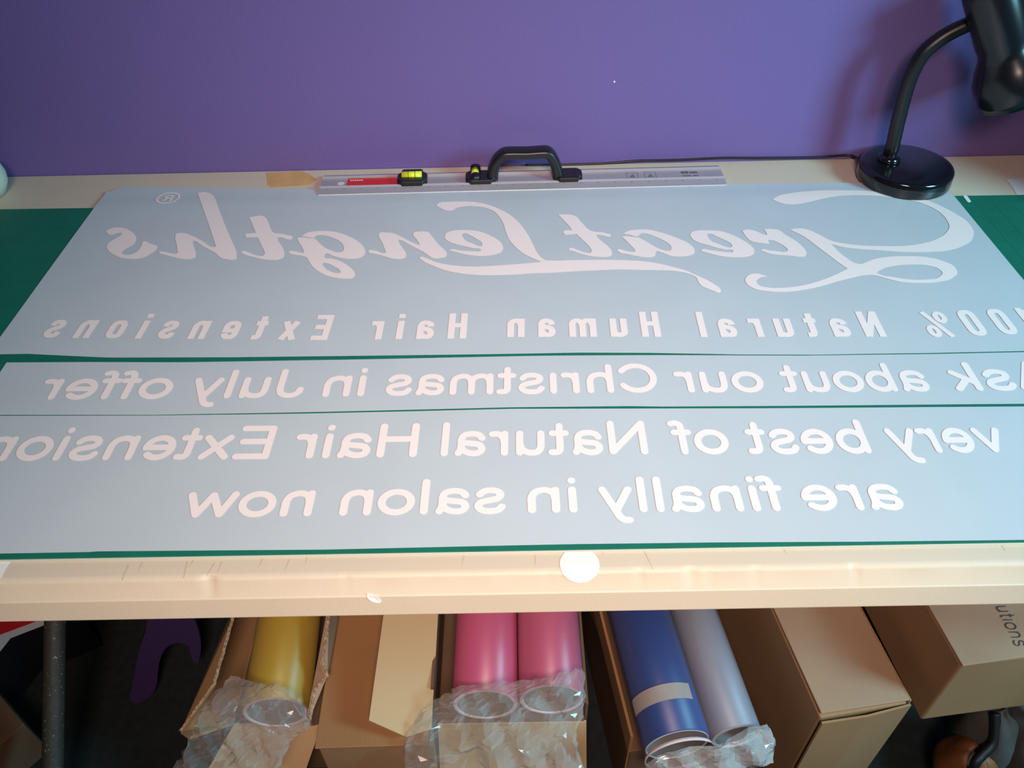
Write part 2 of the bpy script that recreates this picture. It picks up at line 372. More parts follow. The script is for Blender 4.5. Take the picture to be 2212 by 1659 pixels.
# ============================================================ TABLE
tb = thing('folding_table', 'beige moulded plastic folding table along the purple wall', 'table', (0, .77, 0))
YF = .398
LIP = [(.4065, TT), (.4050, TT - .0002), (.4030, TT - .0008), (.4012, TT - .0018), (.4002, TT - .0028), (.3996, TT - .0038), (.3912, TT - .0158), (.3907, TT - .0163), (.3900, TT - .0164), (.3897, TT - .0168), (.3896, TT - .0174), (.3822, TT - .0330), (.3820, TT - .0340)]
prof = [(YW - .002, TT - .04), (YW - .002, TT), (.70, TT), (.420, TT)] + LIP + [(.3826, TT - .0350), (.3850, TT - .0356), (.389, TT - .034)]
def on_lip(px, py, out=.0004):
    for a, b in zip(LIP, LIP[1:]):
        A_, B_ = Vector((0, a[0], a[1])), Vector((0, b[0], b[1])); nrm = Vector((0, -(A_.z - B_.z), A_.y - B_.y)).normalized()
        r = R @ Vector(((px - CX) / FPX, -(py - CY) / FPX, -1)); den = r.dot(nrm)
        if abs(den) < 1e-6: continue
        p = CAM + r * ((A_ - CAM).dot(nrm) / den)
        if b[0] - 1e-5 <= p.y <= a[0] + 1e-5: return p + nrm * out
    return p
V = []; F = []; nx = 480; X0, X1 = -1.0, .868; n = len(prof)
dents = [(at(x, 1250, TT).x, d, w_) for x, d, w_ in ((452, .0035, .004), (438, .0015, .002), (745, .001, .002), (1186, .001, .002), (1383, .0022, .0025), (1497, .003, .003), (1538, .001, .0015), (1641, .0025, .0025), (1858, .0028, .002))]
for i in range(nx + 1):
    x = X0 + (X1 - X0) * i / nx
    for j, (y, z) in enumerate(prof):
        d = 0
        if 6 <= j <= 9:
            for dx, dd, dw in dents: d += dd * .8 * math.exp(-((x - dx) / dw) ** 2)
            d += .0002 * noise.noise(Vector((x * 30, j, 0)))
        V.append((x, y + d * .8, z - d * .5))
for i in range(nx):
    for j in range(n - 1): a = i * n + j; F.append((a, a + 1, a + n + 1, a + n))
V += [(X0, YW - .002, TT - .034), (X1, YW - .002, TT - .034), (X0, .389, TT - .034), (X1, .389, TT - .034)]; b = len(V) - 4
F.append((b, b + 1, b + 3, b + 2)); F.append(tuple(range(n))[::-1]); F.append(tuple(nx * n + k for k in range(n)))
tt = obj('table_top', (V, F), M['table'], tb)
for p in tt.data.polygons: p.use_smooth = len(p.vertices) == 4 and p.area < .00005 * 2
# scratches pressed into the front strip of the top
scr = []
for x, y, x2, y2 in ((278, 1220, 262, 1255), (308, 1214, 298, 1233), (405, 1212, 396, 1250), (418, 1210, 408, 1226), (464, 1216, 446, 1244), (480, 1214, 470, 1236), (568, 1206, 558, 1226), (626, 1208, 616, 1232), (664, 1203, 660, 1218), (1003, 1200, 998, 1222), (1157, 1200, 1157, 1222), (1390, 1186, 1412, 1230), (1300, 1186, 1304, 1200), (1690, 1180, 1700, 1196), (2160, 1172, 2172, 1190)):
    a = at(x, y, TT + .0003); c = at(x2, y2, TT + .0003); u = (c - a).normalized(); s_ = Vector((-u.y, u.x, 0)) * .0004
    scr.append([a - s_, a + s_, c + s_ * .3, c - s_ * .3])
scm = mat('scratch', (.52, .42, .30), .6)
for q in scr: obj('scratch_mark', fix_up(q, [(0, 1, 2, 3)]), scm, tb)
for x in (-.93, .83):
    lg = merge(*[bm for bm in (box(x - .015, x + .015, .45, .48, 0, TT - .035, .006), box(x - .015, x + .015, 1.06, 1.09, 0, TT - .035, .006), box(x - .012, x + .012, .48, 1.06, .30, .324, .004))])
    obj('leg_frame', lg, M['steel'], tb)

# ============================================================ CUTTING MAT
MZ = TT + .0032
mb = thing('cutting_mat', 'large green gridded cutting mat lying flat on the beige table', 'cutting mat', (0, .75, TT))
fl, fr = at(0, 1207, MZ), at(2212, 1170, MZ); bl, br = at(0, 452, MZ), at(2212, 421, MZ)
def ext(a, b, x): t = (x - a.x) / (b.x - a.x); return a + (b - a) * t
MF0, MF1, MB0, MB1 = ext(fl, fr, -.93), ext(fl, fr, .86), ext(bl, br, -.93), ext(bl, br, .86)
def slab(q, z0, z1): return hexa([(p.x, p.y, z0) for p in q] + [(p.x, p.y, z1) for p in q])
obj('backing_layer', slab([MF0 + Vector((0, -.0016, 0)), MF1 + Vector((0, -.0016, 0)), MB1, MB0], TT + .0002, TT + .0016), M['mat_edge'], mb)
obj('green_surface', slab([MF0, MF1, MB1, MB0], TT + .0016, MZ), M['mat_green'], mb)
V = []; F = []
def quad(a, b, c, d): s = len(V); V.extend([a, b, c, d]); F.append((s, s + 1, s + 2, s + 3))
for i in range(-36, 34):
    x = i * .0254; wd = .0003 if i % 2 else .0005; y0 = ext(MF0, MF1, x).y + .012; y1 = ext(MB0, MB1, x).y - .012
    quad((x - wd, y0, MZ + .0002), (x + wd, y0, MZ + .0002), (x + wd, y1, MZ + .0002), (x - wd, y1, MZ + .0002))
for j in range(24):
    y = MF0.y + .012 + j * .0254; wd = .0003 if j % 2 else .0005
    if y < MB1.y - .012: quad((-.915, y - wd, MZ + .0002), (.845, y - wd, MZ + .0002), (.845, y + wd, MZ + .0002), (-.915, y + wd, MZ + .0002))
obj('grid_lines', (V, F), M['mat_line'], mb)

# ============================================================ LETTERING SHEETS
MBY = .5 * (MB0.y + MB1.y)
def zf(x, y):
    yb = MB0.y + (MB1.y - MB0.y) * (x - MB0.x) / (MB1.x - MB0.x)
    t = min(max((y - yb - .001) / .04, 0), 1); t = t * t * (3 - 2 * t)
    return MZ + .0007 + .0004 * noise.noise(Vector((x * 5, y * 7, 0))) - .0012 * t
zf2 = lambda x, y: MZ + .0007 + .0003 * noise.noise(Vector((x * 5, y * 7, 3)))
def poly_at(P, u):
    x0, x1 = P[0].x, P[-1].x; x = x0 + (x1 - x0) * u
    for a, b in zip(P, P[1:]):
        if x <= b.x + 1e-9: t = (x - a.x) / (b.x - a.x); return a + (b - a) * t
    return P[-1]
def sheet(name, top, bot, zfun, label, nu=160, nv=40, round_tl=False):
    T = [on(x, y, zfun) for x, y in top]; B = [on(x, y, zfun) for x, y in bot]; V = []; F = []
    for j in range(nv + 1):
        for i in range(nu + 1):
            a = poly_at(B, i / nu); b = poly_at(T, i / nu); p = a + (b - a) * (j / nv)
            x, y = p.x, p.y
            if round_tl and i < 3 and j > nv - 2: x += .006 * (3 - i) / 3; y -= .003 * (3 - i) / 3
            V.append((x, y, zfun(x, y)))
    for j in range(nv):
        for i in range(nu): a = j * (nu + 1) + i; F.append((a, a + 1, a + nu + 2, a + nu + 1))
    root = thing(name, label, 'vinyl lettering sheet', (0, B[0].y, TT))
    o = obj('backing_sheet', (V, F), M['paper'], root)
    md = o.modifiers.new('thick', 'SOLIDIFY'); md.thickness = .0002; md.offset = -1
    return root
s1 = sheet('lettering_sheet', [(234, 409), (262, 404.5), (362, 404.5), (542, 406.5), (680, 409), (1000, 407), (1571, 396.5), (1860, 394.5), (2037, 396)],
           [(-27, 765), (0, 765), (60, 764), (120, 767), (230, 772), (500, 771.5), (800, 768), (1106, 764), (1250, 761.5), (1400, 762), (1600, 765.5), (1760, 766), (2000, 762.5), (2212, 758), (2336, 756)], zf,
           'widest pale blue sheet at the back with mirrored flowing script lettering', round_tl=True, nv=110)
s2 = sheet('lettering_sheet', [(14, 783), (181, 782), (398, 782.5), (500, 781), (796, 776), (1134, 769), (1206, 768), (1412, 767), (1737, 768), (2027, 764.5), (2212, 760.5), (2380, 758)],
           [(-62, 896), (0, 896), (330, 896), (650, 890.5), (925, 884), (1106, 879.5), (1356, 877), (1437, 878), (1650, 876.8), (2212, 872), (2480, 869)], zf2,
           'narrow pale blue strip in the middle with one line of mirrored rounded letters')
s3 = sheet('lettering_sheet', [(-120, 898), (0, 898), (330, 897.5), (650, 893.5), (925, 887.5), (1106, 883), (1650, 882), (2212, 878), (2500, 876)],
           [(-330, 1199), (0, 1195.5), (204, 1192), (205, 1190.8), (700, 1187), (1100, 1178), (1250, 1175), (1540, 1171.5), (1854, 1170), (2212, 1166), (2700, 1161)], zf2,
           'deep pale blue sheet nearest the front edge with two lines of mirrored rounded letters')
# --- the three lines of rounded letters
w_, h_ = .059, 'round'
upA = .0
def hgt(px, yb, yt, units, z): return (on(px, yt, z) - on(px, yb, z)).y / units
HA = hgt(1618, 849.5, 803, .53 + .0, zf2); HB = hgt(1540, 982.5, 927.5, .53, zf2); HC = hgt(965, 1111.5, 1054.5, .53, zf2)
def BL(xr, yr, xl, yl): return ((xr, yr), (xl, yl))
A_ = [('offer', (377, 832), (98, 824), None, BL(377, 862, 110, 864)), ('July', (656, 842), (422, 822), None, BL(650, 859, 480, 861)),
      ('in', (795, 803), (695, 855), None, BL(790, 856, 700, 858)), ('Chr1stmas', (1420, 824), (832.5, 846), None, BL(1400, 848, 840, 855)),
      ('our', (1651, 833), (1453, 805), None, BL(1640, 848, 1490, 848.5)), ('about', (2013, 844), (1681, 809), None, BL(2000, 846, 1700, 848)),
      ('Ask', (2302, 842), (2041, 801), None, BL(2300, 842, 2110, 845))]
for q in place_words(A_, None, None, HA, 1, RND, w_, h_, zf2): obj('rounded_word', fix_up(*q), M['vinyl'], s2)
B_ = [('very', (2180, 970), (1907.5, 928), None, BL(2170, 978, 2000, 979)), ('best', (1884.5, 978), (1606, 936), None, BL(1880, 980, 1640, 981.5)),
      ('of', (1573.5, 955), (1440, 915), None, BL(1570, 981.5, 1480, 982)), ('Natural', (1401, 978), (952, 976), None, BL(1390, 982, 960, 986)),
      ('Hair', (900, 985), (640, 949), None, BL(880, 988, 660, 991)), ('Extensions', (600, 925), (34, 977), 8, BL(590, 992.5, 30, 996))]
V1 = place_words(B_, None, None, HB, 1, RND, w_, h_, zf2)
C_ = [('are', (1953.5, 1092), (1731, 1075), None, BL(1940, 1102, 1740, 1104)), ('finally', (1686, 1050), (1291, 1050), None, BL(1690, 1104.5, 1390, 1107)),
      ('in', (1247.5, 1100), (1139.5, 1100), None, BL(1245, 1107.5, 1145, 1109)), ('salon', (1092.5, 1091), (731.5, 1110), None, BL(1080, 1109.5, 740, 1114.5)),
      ('now', (684, 1060), (410, 1064), None, BL(670, 1115.5, 430, 1119))]
V2 = place_words(C_, None, None, HC, 1, RND, w_, h_, zf2)
for q in V1 + V2: obj('rounded_word', fix_up(*q), M['vinyl'], s3)
# --- the condensed line
HD = hgt(700, 734.5, 681, 1, zf)
D_ = [('Extensions', (707, 733), (90, 727), None, BL(707, 735, 95, 730)), ('Hair', (1007, 731), (797, 700), None, BL(1007, 731.5, 805, 733.5)),
      ('Human', (1429, 727), (1095, 727), None, BL(1429, 728, 1095, 728.5)), ('Natural', (1917, 728), (1505, 690), None, BL(1917, 728, 1518, 728.5)),
      ('100%', (2252, 705), (1977, 676), None, BL(2200, 722, 2057, 728))]
for q in place_words(D_, None, None, HD, 1, CND, k_, 'butt', zf, True): obj('condensed_word', fix_up(*q), M['vinyl'], s1)
# --- the script lettering, traced as closed outlines: (x0, y0, scale, outline, holes)
K3 = 300 / 2212; c1 = 1
def X(x0, y0, k, pts): return [((x0 + p[0] * k), (y0 + p[1] * k), *p[2:]) for p in pts]
script = []
def glyph(x0, y0, k, out, *holes): script.append((X(x0, y0, k, out), [X(x0, y0, k, h) for h in holes]))
glyph(220, 410, K3, [(65,660,1),(150,618),(265,602),(400,630),(500,690),(555,780),(530,850),(430,920),(350,970),(325,1015),(360,1035),(430,1038),(510,1020),(590,960),(630,900),(660,830),(700,820,1),(760,855),(885,895,1),(880,945),(800,1010),(690,1075),(500,1105),(350,1095),(220,1050),(110,975),(78,910),(110,850),(200,790),(290,735),(330,690,1),(250,695),(170,720),(120,715)])
glyph(220, 410, K3, [(1530,60,1),(1560,47),(1690,50),(1770,90),(1850,270),(1950,530),(2050,770),(2150,1060),(2140,1110),(2080,1118),(1980,1108),(1890,1080),(1810,1010),(1740,970),(1600,895),(1500,825),(1455,815,1),(1455,860),(1500,1020),(1495,1075),(1440,1100),(1350,1110),(1250,1100),(1100,1065),(1000,1035),(912,1000),(915,985,1),(1000,990),(1130,1020),(1190,1022),(1213,1005,1),(1195,880),(1170,760),(1180,710),(1240,692),(1330,698),(1450,740),(1600,820),(1800,915),(1820,905,1),(1750,690),(1650,400),(1560,150)])
glyph(500, 410, K3, [(285,440,1),(540,440),(580,500),(680,690),(760,700),(970,740,1),(970,785),(880,790),(800,765),(735,760,1),(745,810),(820,930),(845,1020),(830,1080),(760,1112),(640,1122),(500,1110),(350,1075),(200,1030),(155,1000),(190,978),(280,1000),(420,1052),(510,1050),(535,1020),(520,970),(460,850),(415,765),(400,758,1),(235,765,1),(215,705,1),(390,692,1),(350,590)])
glyph(500, 410, K3, [(1115,740,1),(1200,690),(1330,665),(1500,660),(1680,680),(1850,735),(2020,830),(2110,920),(2135,990),(2110,1050),(2030,1090),(1900,1105),(1750,1090),(1620,1055),(1510,1018),(1490,1030,1),(1485,1075),(1500,1095,1),(1620,1105),(1750,1150),(1880,1230),(1950,1300),(1970,1370),(1930,1410),(1850,1420),(1700,1410),(1550,1380),(1400,1310),(1280,1210),(1225,1120),(1210,1090),(1150,1062),(1020,1040),(930,1015),(900,985,1),(970,978),(1060,995),(1150,1003),(1160,990,1),(1130,920),(1080,840),(1045,770,1),(1110,762),(1240,775),(1340,790),(1390,840,1),(1480,920),(1600,975),(1700,1000),(1770,985),(1795,945),(1780,880),(1720,820),(1620,770),(1500,735),(1400,728),(1345,740),(1320,770),(1240,762)],
      [(1450,1180),(1480,1170),(1540,1178),(1640,1225),(1720,1275),(1740,1320),(1700,1333),(1620,1320),(1520,1270),(1465,1215)])
glyph(780, 410, K3, [(280,720),(300,690),(400,685),(510,695),(640,750),(760,815),(880,865),(940,885,1),(900,810),(830,700),(850,675,1),(1000,668),(1075,680),(1120,730),(1220,860),(1365,1050),(1340,1080,1),(1120,1082),(1080,1050),(980,985),(850,920),(740,860),(660,815),(590,800,1),(600,830),(660,930),(720,1030),(715,1070),(670,1100),(590,1108),(480,1095),(380,1065),(230,1025),(118,985),(130,962,1),(220,970),(380,1010),(400,1000,1),(380,950),(340,850),(290,760)])
glyph(900, 430, K3, [(450,590),(470,550),(550,515),(700,498),(850,500),(1000,520),(1150,575),(1280,645),(1360,720),(1378,790),(1350,845),(1250,885),(1120,908),(950,910),(800,890),(650,855),(520,820,1),(540,808),(700,825),(900,835),(1010,830),(1030,815),(1010,800),(900,785),(750,750),(600,715),(500,670),(455,630)],
      [(725,560),(770,550),(850,580),(950,635),(1035,695),(1048,725),(1040,750),(990,752),(900,715),(800,675),(745,620)])
Lo = X(900, 430, K3, [(318,100),(350,70),(500,50),(700,45),(900,50),(1100,85),(1300,155),(1500,265),(1620,370),(1720,490),(1800,620),(1860,740),(1920,860),(1990,940),(2060,980)]) + \
     X(1180, 440, K3, [(60,910),(400,905),(900,898)]) + \
     X(1340, 440, K3, [(100,905),(400,925),(600,955),(850,1015),(1050,1070),(1200,1140),(1350,1205),(1500,1290),(1590,1360),(1605,1400),(1580,1422),(1500,1400),(1380,1350),(1280,1300),(1240,1240),(1215,1185),(1180,1160),(1050,1110),(850,1075),(600,1065),(300,1060),(0,1052)]) + \
     X(1180, 440, K3, [(900,1062),(400,1085),(0,1108)]) + \
     X(900, 430, K3, [(1900,1185),(1500,1210),(1200,1218),(950,1212),(700,1188),(450,1135),(250,1060),(100,985),(50,935),(75,922),(150,945),(300,1005),(500,1050),(700,1072),(950,1078),(1300,1062),(1600,1040),(1850,1020),(1985,1005,1),(1900,965),(1700,870),(1560,750),(1470,640),(1420,520),(1385,400),(1320,290),(1240,205),(1120,150),(950,122),(750,122),(640,145),(570,185),(480,188),(400,155)])
script.append((Lo, []))
glyph(1180, 440, K3, [(192,180,1),(250,175),(400,182),(470,205),(560,300),(700,430),(760,448),(900,462),(1030,495,1),(1025,522),(900,512),(800,498,1),(810,525),(880,600),(980,680),(1040,760),(1045,820),(980,850),(850,852),(700,838),(550,800),(430,760),(355,735),(375,708),(450,722),(560,765),(650,788),(710,785),(722,750),(690,690),(600,600),(480,485,1),(400,495),(300,498,1),(268,450),(290,435),(410,430,1),(395,400),(300,290)])
glyph(1340, 440, K3, [(45,480,1),(120,440),(280,418),(430,415),(600,450),(780,505),(950,570),(1100,645),(1180,730),(1180,790),(1120,825),(1020,843),(900,848),(780,830),(680,790),(590,760,1),(570,770),(555,830),(500,855),(400,858),(250,835),(100,805),(0,785),(-58,745,1),(-40,732),(60,748),(180,772),(235,765),(235,740,1),(170,670),(100,600),(25,530,1),(80,522),(180,532),(300,545,1),(400,600),(520,670),(640,730),(740,755),(800,745),(812,700),(770,640),(680,585),(560,530),(430,485),(340,478),(300,500),(280,518),(150,500)])
glyph(1480, 440, K3, [(80,500),(105,460),(180,435),(320,428),(480,432),(600,450),(750,500),(900,575),(1030,660),(1100,740),(1100,790),(1040,835),(930,855),(750,858),(560,838),(400,800),(252,758,1),(265,738),(400,745),(560,765),(700,778),(765,770),(760,752),(640,735),(500,705),(350,660),(200,615),(115,565)],
      [(350,490),(400,485),(500,525),(620,580),(720,635),(750,680),(730,700),(650,690),(520,640),(430,605),(375,550)])
glyph(1480, 440, K3, [(908,435,1),(960,418),(1050,420),(1150,450),(1280,500),(1308,498,1),(1285,450),(1248,412,1),(1400,408),(1490,425),(1600,500),(1750,590),(1860,680),(1920,760),(1930,810),(1900,845),(1850,850),(1700,835),(1500,820),(1350,800),(1200,750,1),(1220,735),(1350,748),(1500,765),(1610,768),(1635,745),(1590,690),(1500,635),(1400,590),(1325,582,1),(1330,620),(1340,655,1),(1250,635),(1120,620),(1020,580),(950,500)])
glyph(1500, 400, 712 / 2212, [(640,300,1),(670,293),(760,300),(830,330),(920,375),(1000,392),(1100,405),(1250,410),(1400,410),(1520,395),(1620,365),(1690,320),(1710,285),(1690,230),(1640,180),(1560,137),(1450,102),(1300,80),(1150,70),(1000,72),(880,88),(780,112),(700,128),(620,130),(560,115),(523,98,1),(550,80),(650,55),(800,40),(1000,36),(1200,43),(1350,60),(1450,76),(1550,100),(1650,140),(1750,192),(1840,257),(1875,320),(1860,370),(1800,410),(1700,440),(1580,450),(1400,450),(1250,440),(1100,430),(1000,418),(920,398,1),(960,440),(1020,490),(1080,525),(1120,532,1),(1200,500),(1300,483),(1430,478),(1560,485),(1680,515),(1750,555),(1765,590),(1730,625),(1640,650),(1500,658),(1380,650),(1280,625),(1200,605),(1150,605),(1050,625),(950,650),(850,680),(740,703),(600,718),(480,712),(400,695),(350,660),(340,635),(360,608),(420,595),(490,615,1),(450,620),(415,645),(430,670),(490,688),(600,690),(740,672),(850,640),(950,600),(1028,562,1),(980,530),(900,470),(820,410),(740,350)],
      [(1225,590),(1260,565),(1350,542),(1450,535),(1560,540),(1640,565),(1665,590),(1640,620),(1560,635),(1450,635),(1330,618),(1250,603)])
V = []; F = []
for out, holes in script:
    vs, fs = union([smooth_outline(out)], [smooth_outline(h) for h in holes]); s = len(V)
    for p in vs: q = on(p.x, p.y, zf); V.append((q.x, q.y, q.z + .0004))
    F += [tuple(s + i for i in t) for t in fs]
obj('script_lettering', fix_up(*drape(V, F, zf, .00045)), M['vinyl'], s1)
# registered mark
c0 = on(363.4, 428.6, zf); rr = (on(390, 430, zf) - on(337, 430, zf)).length / 2 * .95
ring = [arc(0, 0, 1 - .09, 1 - .09, 0, 360, 40)]
polys = ribbon([Vector((p.x, p.y)) for p in ring[0]], .09, 'butt')
rg, lo, hi = word_polys('R', RND, .065, 'round')
polys += [[Vector((-(p.x - .33) * 1.45, (p.y - .34) * 1.35)) for p in q] for q in rg]
vs, fs = union(polys)
obj('registered_mark', fix_up([(c0.x + p.x * rr, c0.y + p.y * rr, zf(c0.x + p.x * rr, c0.y + p.y * rr) + .0007) for p in vs], fs), M['vinyl'], s1)

# ============================================================ STICKERS AND SCRAPS
def patch(name, pts, z, m, label, cat, th=.0003, world=False, closed_smooth=False):
    P = [Vector(p) if world else at(*p, z) for p in pts]
    if closed_smooth: P = crom(P, 5, True)
    n = len(P); V = [(p.x, p.y, z) for p in P] + [(p.x, p.y, z + th) for p in P]
    F = [tuple(range(n, 2 * n)), tuple(range(n))[::-1]] + [(i, (i + 1) % n, n + (i + 1) % n, n + i) for i in range(n)]
    bm = bmesh.new(); me = bpy.data.meshes.new('t'); me.from_pydata([tuple(v) for v in V], [], F); bm.from_mesh(me); bmesh.ops.recalc_face_normals(bm, faces=bm.faces[:])
    return tag(obj(name, bm, m), label, cat)
patch('tape_piece', [(576, 373), (650, 370), (668, 376), (684, 388), (668, 400), (590, 405), (579, 400)], TT + .0002, M['tape'], 'amber translucent tape scrap on the table left of the ruler', 'tape')
patch('vinyl_scrap', [(2172, 388), (2240, 382), (2250, 416), (2196, 420), (2185, 402)], TT + .0002, M['white_b'], 'pale pinkish scrap on the table right of the lamp', 'scrap')
patch('vinyl_scrap', [(2081, 424), (2088, 423), (2096, 433), (2097, 436), (2091, 437), (2086, 431)], MZ + .0002, M['white'], 'tiny curved white offcut on the green mat near the lamp', 'scrap', closed_smooth=True)
patch('paper_scrap', [(-60, 1205), (24, 1210), (8, 1236), (-5, 1262), (-75, 1262)], TT + .0002, M['white'], 'white paper corner on the table at the front left edge of the mat', 'scrap')
# round sticker bent over the front crease of the table
cs = at(1252, 1217, TT); V = []; F = []; nr = 14; na = 48; rad = .0171
def lip(x, y):          # wrap distance past the crease down the lip
    s_ = .4065 - y
    if s_ <= 0: return (x, y, TT + .0005)
    pts_ = LIP
    for a, b in zip(pts_, pts_[1:]):
        l = math.hypot(b[0] - a[0], b[1] - a[1])
        if s_ <= l: t = s_ / l; yy = a[0] + (b[0] - a[0]) * t; zz = a[1] + (b[1] - a[1]) * t; return (x, yy - .0006, zz + .0004)
        s_ -= l
    return (x, pts_[-1][0] - .0006, pts_[-1][1])
cy_ = at(1252, 1184, TT).y - rad
V.append(lip(cs.x, cy_))
for i in range(1, nr + 1):
    for k in range(na): th = 2 * PI * k / na; V.append(lip(cs.x + rad * 1.03 * i / nr * math.cos(th), cy_ + rad * i / nr * math.sin(th)))
for k in range(na):
    F.append((0, 1 + k, 1 + (k + 1) % na))
    for i in range(nr - 1): a = 1 + i * na; F.append((a + k, a + na + k, a + na + (k + 1) % na, a + (k + 1) % na))
tag(obj('round_sticker', (V, F), M['white'], smooth=True), 'round white sticker folded over the front edge of the table', 'sticker')
pts = [(-14, -10), (-5, -9), (8, -2), (16, 5), (16, 10), (8, 11), (-4, 8), (-13, 0)]
P = [on_lip(807 + a, 1291 + b, .0002) for a, b in pts]; P2 = [p + Vector((0, -.0004, .0003)) for p in P]; n = len(P)
bm = bmesh.new(); me = bpy.data.meshes.new('t'); me.from_pydata([tuple(v) for v in P + P2], [], [tuple(range(n)), tuple(range(n, 2 * n))[::-1]] + [(i, (i + 1) % n, n + (i + 1) % n, n + i) for i in range(n)]); bm.from_mesh(me); bmesh.ops.recalc_face_normals(bm, faces=bm.faces[:])
tag(obj('vinyl_scrap', bm, M['white']), 'small white offcut stuck to the vertical front lip of the table', 'scrap')
p = atY(1327, 177, YW - .0006)
tag(obj('wall_chip', lathe([(0, .0012), (.0012, .0009), (.0017, 0), (0, 0)], (p.x, YW + .0002, p.z), (0, -1, 0), 10), M['white']), 'tiny white chip on the bare purple wall above the ruler', 'chip')

# ============================================================ LEVEL RULER
SZ = TT + .0027
A = on(688, 422, zf); B = on(1569, 400, zf); A.z = B.z = 0
U = (B - A).normalized(); N_ = Vector((-U.y, U.x, 0)); LEN = (B - A).length
r0 = thing('level_ruler', 'aluminium safety ruler with black handle and yellow vials on the blue sheet', 'ruler', (A.x, A.y, SZ))
def RP(s, t, z): q = A + U * s + N_ * t; return Vector((q.x, q.y, SZ + z))
prof = [(0, .0002), (0, .0012), (.013, .0045), (.0135, .0062), (.0162, .0062), (.0168, .0035), (.0430, .0035), (.0436, .0062), (.0462, .0062), (.0468, .0042), (.0585, .0012), (.0585, .0002)]
V = [RP(s, t, z) for s in (0, LEN) for t, z in prof]; n = len(prof)
F = [(i, i + 1, n + i + 1, n + i) for i in range(n - 1)] + [tuple(range(n)), tuple(range(n, 2 * n))[::-1], (n - 1, 0, n, 2 * n - 1)]
bm = bmesh.new(); me = bpy.data.meshes.new('t'); me.from_pydata([tuple(v) for v in V], [], F); bm.from_mesh(me); bmesh.ops.recalc_face_normals(bm, faces=bm.faces[:])
rl = obj('rail', bm, [M['alu'], M['alu_b']], r0)
for i, pl in enumerate(rl.data.polygons):
    if i in (3, 7, 0): pl.material_index = 1
def strip(q, z): return [RP(s, t, z) for s, t in q]
def flats(name, quads, m, parent):
    V = []; F = []
    for q in quads: F.append(tuple(range(len(V), len(V) + len(q)))); V += q
    return obj(name, fix_up(V, F), m, parent)
def sz(t): return .0012 + .0033 * t / .013 + .00025
qs = []; s = .012
fonts = []
k = 0
while s < LEN - .004:
    for a, b in ((-.0011, -.0004), (.0002, .0011)): qs.append([RP(s + a, .0092, sz(.0092)), RP(s + b, .0092, sz(.0092)), RP(s + b, .0109, sz(.0109)), RP(s + a, .0109, sz(.0109))])
    s += .0254
s = .006
while s < LEN - .004:
    h2 = .0032 if k % 5 == 0 else .0018; qs.append([RP(s - .00012, .0006, sz(.0006)), RP(s + .00012, .0006, sz(.0006)), RP(s + .00012, h2, sz(h2)), RP(s - .00012, h2, sz(h2))]); s += .00508; k += 1
flats('scale_marks', qs, M['greyink'], r0)
def RX(px): q = at(px, 395, SZ + .004); return (Vector((q.x, q.y, 0)) - A).dot(U)
s0, s1_ = RX(749.5), RX(862)
lb = flats('red_label', [strip([(s0, .0172), (s1_, .0172), (s1_, .0425), (s0, .0425)], .0037)], M['red'], r0)
flats('label_print', [strip([(s0 + .004 + i * .0034, .0345), (s0 + .0065 + i * .0034, .0345), (s0 + .0065 + i * .0034, .0375), (s0 + .004 + i * .0034, .0375)], .0039) for i in range(6)], M['white'], lb)
hx = RX(737)
hp = [RP(hx + .0055 * math.cos(a * PI / 12), .0270 + .0055 * math.sin(a * PI / 12), .0038) for a in range(24)]
flats('hanging_hole', [hp], M['white_b'], r0)  # solid pale disc, coloured for the light showing through the hole
# printed size
wp, lo, hi = word_polys('600 mm', RND, .07, 'round'); sA, sB = RX(1479), RX(1515); vs, fs = union(wp); kx = (sB - sA) / (hi - lo)
obj('size_print', fix_up([RP(sA + (p.x - lo) * kx, .0318 + p.y * .0098, .0038) for p in vs], fs), M['ink'], r0)
flats('small_print', [strip([(sA + .0015 + i * .0026, .0235), (sA + .0033 + i * .0026, .0235), (sA + .0031 + i * .0026, .0262), (sA + .0017 + i * .0026, .0262)], .0038) for i in range(9) if i != 5], M['ink'], r0)
for px in (1370.5, 1410):
    c_ = RX(px); a = .0088
    o_ = [(c_ - a, .0205), (c_ + a, .0205), (c_ + a, .0395), (c_ - a, .0395)]; e = .0006; qs = []
    for i in range(4):
        p, q = Vector(o_[i]), Vector(o_[(i + 1) % 4]); m_ = Vector((c_, .03)); qs.append(strip([p, q, q + (m_ - q) * .07, p + (m_ - p) * .07], .0038))
    qs.append(strip([(c_ - .005, .024), (c_ + .004, .024), (c_ + .001, .034), (c_ - .002, .030)], .0038))
    flats('pictogram', qs, M['greyink'], r0)
def octo(s0, s1, t0, t1, z0, z1, c, b=.002):
    V = [RP(s, t, z) for z in (z0, z1) for s, t in ((s0 + c, t0), (s1 - c, t0), (s1, t0 + c), (s1, t1 - c), (s1 - c, t1), (s0 + c, t1), (s0, t1 - c), (s0, t0 + c))]
    bm = bmesh.new(); v = [bm.verts.new(p) for p in V]; bm.faces.new(v[:8][::-1]); bm.faces.new(v[8:])
    for i in range(8): bm.faces.new((v[i], v[(i + 1) % 8], v[8 + (i + 1) % 8], v[8 + i]))
    return bev(bm, b)
def vialobj(c, axis, L_, r, nm, par):
    v = obj(nm, tube([c - axis * L_ / 2, c + axis * L_ / 2], r, 20), M['vial'], par, True)
    for f in (-.17, .17): obj('vial_ring', tube([c + axis * (L_ * f - .0004), c + axis * (L_ * f + .0004)], r * 1.04, 20), M['black'], v)
    return v
b0, b1 = RX(859), RX(923)
hs = obj('vial_housing', octo(b0, b1, .0125, .0445, .003, .0125, .007), M['black'], r0)
tb_ = obj('vial_rim', octo(RX(868), RX(914), .036, .0435, .0145, .0165, .003, .001), M['black'], r0)
